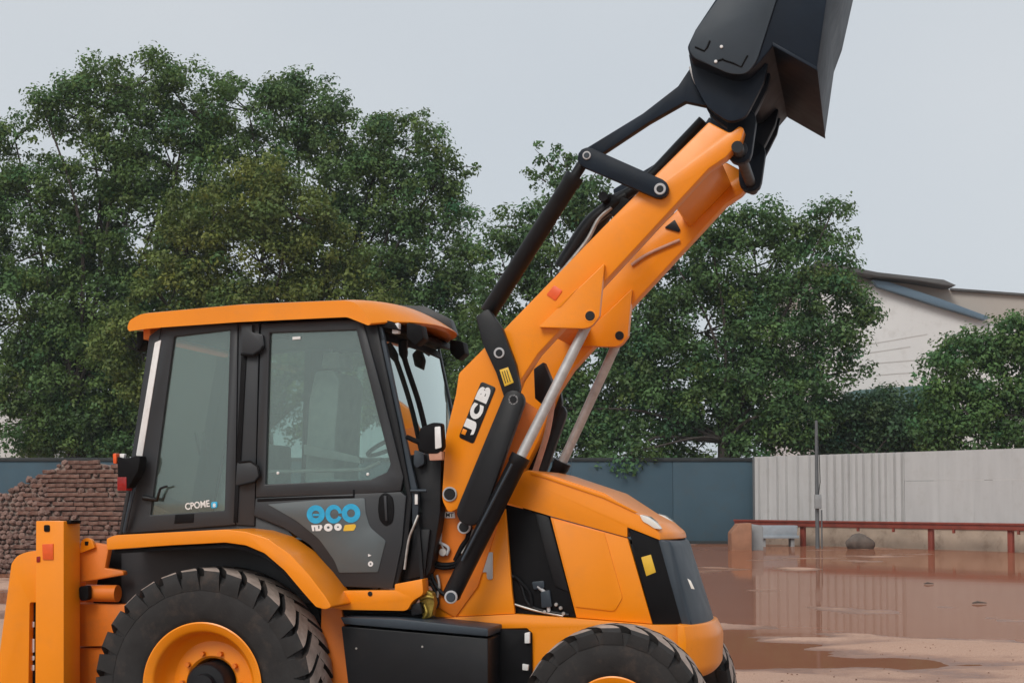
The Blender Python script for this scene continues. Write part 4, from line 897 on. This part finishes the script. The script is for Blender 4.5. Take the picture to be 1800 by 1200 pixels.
# B pillar with hinges
bp = plate('door_pillar', [(419, 568), (456, 567), (447, 924), (414, 922)], CN + 0.006, CN + 0.07, 'cabgrey', BL, bev=0.008, mir=True)[0]
plate('rubber_seal', [(424, 622), (433, 622), (423, 812), (415, 812)], CN - 0.002, CN + 0.008, 'blackplastic', bp, bev=0.002)
plate('rubber_seal', [(413, 850), (420, 850), (417, 918), (410, 918)], CN - 0.002, CN + 0.008, 'blackplastic', bp, bev=0.002)
plate('hinge', [(424, 570), (443, 570), (443, 584), (462, 588), (464, 610), (450, 624), (424, 624)], CN - 0.03, CN - 0.003, 'cabgrey', bp, r=3, bev=0.006)
plate('hinge', [(416, 814, 3), (440, 810, 6), (454, 820, 8), (456, 838, 8), (440, 850, 6), (414, 852, 3)], CN - 0.035, CN - 0.003, 'cabgrey', bp, r=3, bev=0.008)
tube('hinge_edge', [P3(x, y, CN - 0.036) for x, y in [(420, 812), (440, 810), (453, 819), (456, 836), (448, 846), (420, 853)]], 0.007, 'blackplastic', bp, 6)
tube('hinge_edge', [P3(x, y, CN - 0.031) for x, y in [(424, 622), (445, 624), (458, 616), (464, 608)]], 0.010, 'blackplastic', bp, 6)
# door
dr, drf = ringframe('door', [(458, 569), (637, 561), (672, 690), (709, 838), (704, 863), (640, 868), (449, 874)], [(474, 585), (626, 580), (654, 690), (686, 815), (680, 829), (650, 843), (466, 851)], CN - 0.004, CN + 0.045, 'cabgrey', BL, 0.008, mir=True)
for fr_, a in ((dr, CN + 0.02), (drf, WID - CN - 0.028)): plate('window_pane', [(470, 581), (629, 576), (690, 817), (682, 834), (652, 847), (462, 855)], a, a + 0.006, 'glass', fr_, bev=0, pv=CN - .004)
tube('window_bar', [P3(470, 829, CN + 0.05), P3(560, 827, CN + 0.05), P3(640, 825, CN + 0.05), P3(668, 812, CN + 0.05)], 0.012, 'ltgrey', dr, 8)
for px, py in ((488, 831), (646, 833)): disc('window_knob', px, py, CN + 0.012, 0.010, 0.01, 'white', dr, 10)
tube('window_stay', [P3(476, 594, CN + 0.035), P3(512, 594, CN + 0.035)], 0.005, 'blackplastic', dr, 6)
plate('stay_clip', [(514, 592), (528, 591), (528, 596), (514, 597)], CN + 0.012, CN + 0.018, 'white', dr, bev=0.001)
lp = plate('lower_door_skin', [(449, 875), (704, 864), (714, 872), (706, 958), (690, 1034), (595, 1030, 4), (578, 1000), (545, 958), (500, 928), (446, 906)], CN - 0.004, CN + 0.05, 'cabgrey', dr, r=2, bev=0.006)
plate('lower_door_skin', [(449, 875), (704, 864), (714, 872), (706, 958), (690, 1034), (595, 1030, 4), (578, 1000), (545, 958), (500, 928), (446, 906)], WID - CN - 0.05, WID - CN, 'cabgrey', drf, r=2, bev=0.006, pv=CN)
plate('door_inlay', [(470, 886), (560, 878), (641, 875), (643, 902), (650, 926, 8), (678, 950), (664, 1005), (596, 1006), (588, 985, 8), (560, 946, 10), (520, 914, 10)], CN - 0.010, CN - 0.0045, 'doorgrey', dr, r=3, bev=0.003)
plate('door_trim', [(452, 876), (560, 872), (620, 871), (620, 860), (623, 860), (623, 874), (560, 876), (452, 881)], CN - 0.009, CN - 0.0045, 'blackplastic', dr, bev=0.001)
plate('handle_recess', rc([(664, 895), (666, 872), (677, 864), (690, 872), (693, 895), (690, 918), (678, 925), (667, 915)], 8), CN - 0.012, CN - 0.0045, 'blackplastic', dr, bev=0.003)
plate('door_handle', [(674, 871), (679, 871), (681, 915), (677, 915)], CN - 0.022, CN - 0.0125, 'cabgrey', dr, bev=0.003)
plate('door_wedge', [(552, 982), (558, 978), (574, 1002), (570, 1006)], CN - 0.012, CN - 0.0045, 'blackplastic', dr, r=2, bev=0.002)
def ring_px(name, cx, cy, ro, ri, v, mat, parent, ey=1.05, gap=None, hx=0.0, hy=0.0):
    V, Fc = [], []; n = 40
    g0 = gap or (0, 2 * math.pi)
    for lay in (v, v + 0.0022):
        for rr, ox, oy in ((ro, 0, 0), (ri, hx, hy)):
            for k in range(n + 1):
                a = g0[0] + (g0[1] - g0[0]) * k / n; u, z = M(cx + ox + rr * math.cos(a), cy + oy + rr * ey * math.sin(a), v); V.append((u, lay, z))
    m = n + 1
    for k in range(n):
        Fc.append((k, k + 1, m + k + 1, m + k)); Fc.append((k, 2 * m + k, 2 * m + k + 1, k + 1)); Fc.append((m + k, m + k + 1, 3 * m + k + 1, 3 * m + k))
    return mesh_obj(name, V, Fc, mat, parent)
vd = CN - 0.0126
ring_px('decal_letter', 555.0, 903.5, 15.8, 6.6, vd, 'blue', dr, 1.02)
plate('decal_letter', [(549.5, 902.5), (561, 902.5), (561, 906.5), (549.5, 906.5)], vd - 0.0006, vd + 0.0018, 'blue', dr, bev=0)
ring_px('decal_letter', 586.5, 903.0, 14.6, 7.6, vd, 'blue', dr, 1.12, gap=(0.35, 2 * math.pi - 0.10), hx=1.2)
ring_px('decal_letter', 617.0, 901.5, 16.2, 7.0, vd, 'blue', dr, 1.02)
plate('decal_letter', [(547, 922.5), (565, 922), (567, 926), (563, 932.5), (549, 933)], vd, vd + 0.002, 'white', dr, r=1, bev=0)
plate('decal_mark', [(552, 926), (553.5, 926), (554.5, 933.3), (552.5, 933.3)], vd - 0.001, vd + 0.0015, 'doorgrey', dr, bev=0)
plate('decal_mark', [(559, 923), (561.5, 923), (561.5, 928), (559.5, 929)], vd - 0.001, vd + 0.0015, 'doorgrey', dr, bev=0)
ring_px('decal_letter', 577, 926.5, 7.6, 2.4, vd, 'white', dr, 0.9)
ring_px('decal_letter', 594, 925.8, 6.6, 1.6, vd - 0.0003, 'white', dr, 0.95)
plate('decal_bar', [(606, 922), (624, 920.5), (626, 924), (622, 932), (603, 933)], vd, vd + 0.002, 'yellow', dr, r=2.5, bev=0)
plate('safety_mark', [(647, 973), (653, 975.5), (647, 978)], vd, vd + 0.002, 'white', dr, bev=0)
ring_px('safety_mark', 651.3, 990.5, 4.5, 1.6, vd, 'white', dr)
# front pillar and windscreen
plate('front_pillar', [(636, 561), (660, 560), (700, 745), (724, 876), (716, 962), (699, 1030), (690, 1034), (707, 958), (715, 872), (708, 835), (672, 688)], CN + 0.006, CN + 0.075, 'black', BL, bev=0.008, mir=True)
plate('windscreen_seal', [(661, 562), (672, 576), (702, 720), (736, 872), (734, 918), (724, 921), (724, 874), (701, 745)], CN + 0.02, CN + 0.06, 'slate', BL, bev=0.006, mir=True)
ws_t, ws_b = M(667, 572, CN), M(733, 900, CN)
ws = strip('windscreen', ws_t, ws_b, CN + 0.03, CFV - 0.03, 'screen', BL, 0.006, 0.03, 15)
def wsp(f, t, out_=0.03):      # point on the windscreen: f down its height, t across
    v = 1.1 + (CFV - CN - 0.06) / 2 * t; return (ws_t[0] + (ws_b[0] - ws_t[0]) * f + 0.03 * (1 - t * t) + out_, v, ws_t[1] + (ws_b[1] - ws_t[1]) * f)
tube('wiper', spline([wsp(0.06, -0.72, .06), wsp(0.16, -0.66), wsp(0.4, -0.5), wsp(0.62, -0.46), wsp(0.78, -0.45)], 6), [0.03] * 6 + [0.018] * 19, 'blackplastic', ws, 8)
strip('windscreen_header', M(660, 558, CN), M(674, 596, CN), CN + 0.02, CFV - 0.02, 'blackplastic', BL, 0.03, 0.03, 15)
strip('lower_cowl', ws_b, M(742, 1020, CN), CN + 0.03, CFV - 0.03, 'black', BL, 0.02, 0.03, 15)
plate('front_step_box', [(716, 800), (776, 792), (774, 900), (758, 1000), (744, 1022), (697, 1032), (722, 905)], CN + 0.08, CN + 0.25, 'black', BL, bev=0.01)
plate('step_panel', [(728, 930), (756, 930), (746, 1010), (716, 1018)], CN + 0.05, CN + 0.079, 'black', BL, r=3, bev=0.006)
tube('door_stop', [P3(722, 862, CN), P3(750, 862, CN)], 0.010, 'slate', BL, 8)
plate('seal_tag', [(729, 868), (734, 868), (734, 886), (729, 886)], CN + 0.012, CN + 0.02, 'white', BL, bev=0.001)
tube('pillar_cable', spline([P3(735, 905, CN), P3(727, 925, CN - .01), P3(718, 950, CN), P3(711, 1000, CN)], 5), 0.008, 'steel', BL, 6)
# mirror
mi = plate('mirror', [(737, 752, 6), (760, 742, 6), (776, 743, 5), (779, 786, 5), (770, 797, 5), (745, 797, 6), (735, 786, 6)], 0.26, 0.34, 'blackplastic', BL, r=4, bev=0.012)
plate('mirror_label', [(764, 750), (774, 749), (776, 786), (765, 789)], 0.255, 0.262, 'white', mi, r=2, bev=0.001)
plate('mirror_foot', [(753, 794), (776, 793), (777, 808), (755, 809)], 0.27, 0.33, 'pink', mi, r=2, bev=0.004)
tube('mirror_arm', spline([P3(745, 780, 0.34), P3(732, 775, 0.37), P3(716, 768, 0.42)], 4), 0.016, 'blackplastic', mi, 8)
plate('mirror_lens', [(728, 790), (745, 797), (745, 815), (732, 822), (727, 815)], 0.42, 0.46, 'slate', BL, r=3, bev=0.006)
# rear lamp cluster
rlmp = plate('tail_lamp', [(206, 802), (222, 806), (244, 800), (246, 808), (242, 828), (224, 858), (208, 858)], 0.26, 0.36, 'blackplastic', BL, r=3, bev=0.008)
plate('tail_lens', [(206, 838), (222, 838), (222, 862), (206, 862)], 0.255, 0.34, 'redlamp', rlmp, r=2, bev=0.004)
plate('turn_lens', [(198, 797), (204, 796), (205, 814), (199, 815)], 0.28, 0.34, 'redref', rlmp, r=2, bev=0.004)
plate('lamp_glass', [(210, 797), (219, 797), (217, 806), (211, 805)], 0.27, 0.3, 'white', rlmp, r=2, bev=0.002)
# fender
fend_top = [(187, 946, 4), (202, 940, 6), (300, 935), (396, 930), (432, 934), (470, 946), (510, 974), (545, 1012), (572, 1048), (583, 1066, 4), (572, 1071, 6), (555, 1066), (532, 1040), (500, 1002), (465, 972), (432, 958), (396, 953), (300, 958), (188, 966, 3)]
fn = plate('rear_fender', fend_top, -0.03, 0.42, 'orange', BL, r=3, bev=0.016, seg=3, mir=True)
plate('arch_liner', [(186, 967), (300, 960), (396, 956), (432, 961), (465, 975), (500, 1005), (532, 1043), (560, 1072), (572, 1130), (150, 1130), (175, 1000)], 0.45, 0.52, 'blackplastic', BL, bev=0.004, mir=True)
plate('arch_shell', [(196, 966), (300, 960), (396, 955), (432, 960), (465, 974), (500, 1004), (532, 1042), (526, 1046), (496, 1010), (462, 981), (430, 968), (396, 963), (300, 967), (196, 973)], 0.0, 0.448, 'blackplastic', BL, bev=0.002, pv=-0.03)
plate('cab_skirt', [(210, 930), (446, 904), (502, 930), (560, 1000), (572, 1060), (210, 1060)], 0.425, 0.448, 'cabgrey', BL, bev=0.003, pv=0.40)
# sill
sl = plate('door_sill', [(576, 1038), (694, 1037), (694, 1026), (742, 1017), (744, 1044, 6), (724, 1056, 8), (716, 1073, 8), (600, 1071), (580, 1066)], 0.33, 0.46, 'orange', BL, r=2, bev=0.010)
for px, py in ((597, 1044), (650, 1043)): disc('sill_bolt', px, py, 0.322, 0.015, 0.012, 'black', sl, 14)
plate('cab_floor', [(214, 940), (700, 1028), (735, 1020), (735, 1034), (214, 1034)], CN + 0.05, CFV - 0.05, 'black', BL, bev=0.004, pv=CN)
# valves under the sill
vb = plate('hinge_bracket', [(722, 1062), (738, 1058), (742, 1078), (724, 1082)], 0.36, 0.44, 'black', BL, r=3, bev=0.006)
plate('brass_valve', [(736, 1046), (748, 1036), (760, 1042), (764, 1060), (758, 1084), (746, 1088), (738, 1072)], 0.42, 0.50, 'brass', BL, r=3, bev=0.008)
tube('brass_pipe', spline([P3(738, 1052, 0.41), P3(750, 1048, 0.40), P3(762, 1050, 0.41)], 4), 0.012, 'brass', BL, 8)
tube('brass_pipe', spline([P3(746, 1062, 0.41), P3(750, 1076, 0.40), P3(744, 1086, 0.41)], 4), 0.010, 'brass', BL, 8)
for pts, r_, m_ in (([(757, 985), (775, 992), (800, 990), (812, 976)], 0.016, 'blackplastic'), ([(756, 992), (780, 998), (806, 994)], 0.012, 'blackplastic'), ([(755, 1000), (762, 1020), (775, 1040), (785, 1045)], 0.013, 'black'), ([(800, 1015), (788, 1030), (780, 1044)], 0.012, 'black'), ([(770, 952), (788, 962), (785, 975)], 0.010, 'ltgrey'), ([(772, 905), (773, 945), (780, 965)], 0.007, 'steel'), ([(768, 1010), (772, 1030), (766, 1060)], 0.010, 'steel'), ([(826, 922), (822, 945), (812, 960), (800, 985)], 0.016, 'blackplastic'), ([(740, 1020), (760, 1030), (770, 1058), (762, 1072)], 0.010, 'black'), ([(832, 930), (826, 950), (812, 972)], 0.009, 'steel'), ([(746, 1024), (752, 1044), (748, 1060)], 0.008, 'steel')):
    tube('hydraulic_hose', spline([P3(x, y, 0.575) for x, y in pts], 6), r_, m_, BL, 8)
disc('hose_fitting', 778, 970, 0.56, 0.026, 0.04, 'steel', BL, 12)
plate('hose_tag', [(817, 975), (823, 972), (818, 990), (813, 992)], 0.56, 0.565, 'white', BL, bev=0.001)
# cab interior
seat = plate('operator_seat', rc([(496, 880), (492, 845), (520, 838), (600, 842), (612, 860), (600, 880)], 8), 0.82, 1.36, 'seat', BL, bev=0.03, pv=CN, seg=3)
plate('backrest', [(492, 848), (500, 700), (512, 642, 10), (545, 640, 12), (556, 660), (548, 760), (546, 846)], 0.84, 1.34, 'seat', seat, r=6, bev=0.03, pv=CN, seg=3)
plate('headrest', [(512, 634), (516, 606), (544, 604), (548, 634)], 0.95, 1.23, 'seat', seat, r=6, bev=0.02, pv=CN)
plate('armrest', [(500, 776), (600, 800), (604, 812), (500, 796)], 0.74, 0.80, 'seat', seat, r=4, bev=0.01, pv=CN)
dsh = plate('dashboard', [(660, 840), (700, 812), (726, 850), (730, 1000), (680, 1005)], 0.7, 1.5, 'cabgrey', BL, r=4, bev=0.02, pv=CN)
A, B = Vector(P3(672, 850, CN)), Vector(P3(636, 770, CN)); A.y = B.y = 1.1
tube('steering_column', [A, B], 0.035, 'black', dsh, 10)
ax_ = (B - A).normalized(); e1 = Vector((0, 1, 0)); e2 = ax_.cross(e1)
tube('steering_wheel', [B + (e1 * math.cos(k * math.pi / 14) + e2 * math.sin(k * math.pi / 14)) * 0.2 for k in range(29)], 0.015, 'black', dsh, 8)
plate('rear_console', [(330, 905), (348, 790), (372, 772), (402, 774), (402, 905)], 0.7, 1.5, 'seat', BL, r=5, bev=0.02, pv=CN)
plate('dark_glass_band', [(384, 582), (408, 582), (402, 640), (386, 700), (346, 905), (318, 905), (352, 740)], 0.62, 0.66, 'blackplastic', BL, r=3, bev=0.006, pv=CN)  # added black bar imitating the dark tree band between reflections in the glass
for px in (352, 366): tube('control_lever', [P3(px, 800, 0.9), P3(px - 8, 760, 0.9)], 0.012, 'black', BL, 8)

# ------------------------------------------------------------------ rear frame, stabiliser, dig end
sg_ = plate('stabiliser_leg', [(63, 915), (112, 915), (112, 1330), (61, 1330)], 0.06, 0.27, 'orange', BL, bev=0.006)
plate('stabiliser_opening', [(114, 914), (134, 914), (132, 920), (117, 920)], 0.10, 0.23, 'blackplastic', sg_, bev=0.001, pv=0.16)
plate('square_hole', [(77, 922), (87, 922), (87, 934), (77, 934)], 0.054, 0.062, 'blackplastic', sg_, r=3, bev=0.001)
plate('square_hole', [(64, 978), (70, 977), (70, 987), (64, 988)], 0.054, 0.062, 'redlamp', sg_, r=1.5, bev=0.001)
plate('reflector', [(74, 956), (93, 955), (93, 983), (75, 983)], 0.052, 0.062, 'redref', sg_, r=1, bev=0.002)
plate('stabiliser_cover', [(-30, 1330), (-8, 1200), (20, 990), (30, 976, 10), (48, 969, 8), (66, 967), (66, 1058), (52, 1058), (48, 1330)], 0.09, 0.55, 'orange', BL, r=4, bev=0.02, seg=3)
plate('stabiliser_slot', [(51, 1058), (62, 1058), (62, 1330), (48, 1330)], 0.14, 0.2, 'blackplastic', BL, bev=0.002)
for py, h in ((1092, 10), (1122, 24), (1152, 8), (1168, 10)): plate('slot_fitting', [(55, py), (60, py), (60, py + h), (54, py + h)], 0.13, 0.14, 'white', BL, r=2, bev=0.001)
fr = plate('rear_frame', [(132, 976), (140, 968), (158, 952), (192, 958), (184, 998), (216, 1003), (218, 1010), (136, 1024)], 0.30, 0.36, 'orange_deep', BL, bev=0.008)
plate('lifting_eye', [(140, 972), (142, 950, 5), (152, 944, 5), (162, 948, 5), (166, 962)], 0.27, 0.30, 'orange', fr, r=2, bev=0.004)
plate('eye_hole', [(149, 951), (155, 951), (154, 958), (149, 958)], 0.264, 0.272, 'blackplastic', fr, r=1, bev=0.001)
u0, z0 = M(150, 1042, 0.34); u1, z1 = M(202, 1040, 0.34)
tube('frame_tube', [(u0, 0.36, z0), (u0 + 0.22, 0.36, z0)], 0.055, 'orange_deep', BL, 20)
plate('tube_cap', [(138, 1030), (155, 1028), (155, 1054), (140, 1056)], 0.25, 0.3, 'blackplastic', BL, r=6, bev=0.004)
plate('slide_frame', [(120, 1060), (232, 1062), (232, 1134), (120, 1136)], 0.36, 0.6, 'orange_deep', BL, r=3, bev=0.01)
plate('slide_frame', [(120, 1139), (232, 1136), (232, 1330), (120, 1330)], 0.39, 0.62, 'orange_deep', BL, r=3, bev=0.01)
plate('rear_crossbeam', [(60, 1005), (140, 1005), (140, 1060), (60, 1060)], 0.62, 1.9, 'orange_deep', BL, bev=0.01)

# ================================================================== loose gravel on the drier mud
MT['pebble'] = pbr('muddy_pebble', (0.27, 0.16, 0.115), 0.9, var=0.35, scale=8)
gv = bmesh.new()
for i in range(90):
    px = random.uniform(1235, 1830); py = random.uniform(1110, 1230); c = ground_at(px, py)
    zz = float(ground_height(np.array([c.x]), np.array([c.y]))[0])
    if zz < 0.004: continue
    n0 = len(gv.verts); gv.from_mesh(random.choice(smeshes)); gv.verts.ensure_lookup_table()
    bmesh.ops.transform(gv, matrix=Matrix.Translation((c.x, c.y, zz + 0.004)) @ Matrix.Rotation(random.uniform(0, 6), 4, 'Z') @ Matrix.Scale(random.uniform(0.010, 0.032) * random.uniform(.6, 1.2), 4), verts=gv.verts[n0:])
go = bm_obj('gravel', gv, 'pebble', None, smooth=False); tag(go, 'loose gravel scattered over the drier mud at the right', 'gravel', kind='stuff')

# ================================================================== AIR
hm, hn, ho_ = newmat('damp_air'); pv_ = N(hn, 'ShaderNodeVolumePrincipled'); pv_.inputs['Density'].default_value = 0.0003; pv_.inputs['Color'].default_value = (0.84, 0.94, 1.0, 1)
hn.links.new(pv_.outputs[0], ho_.inputs['Volume']); MT['haze'] = hm
hz = wbox('haze', -75, 75, -20, 135, -1.3, 29, 'haze', None, 0); tag(hz, 'thin damp haze hanging in the yard', 'haze', kind='stuff')
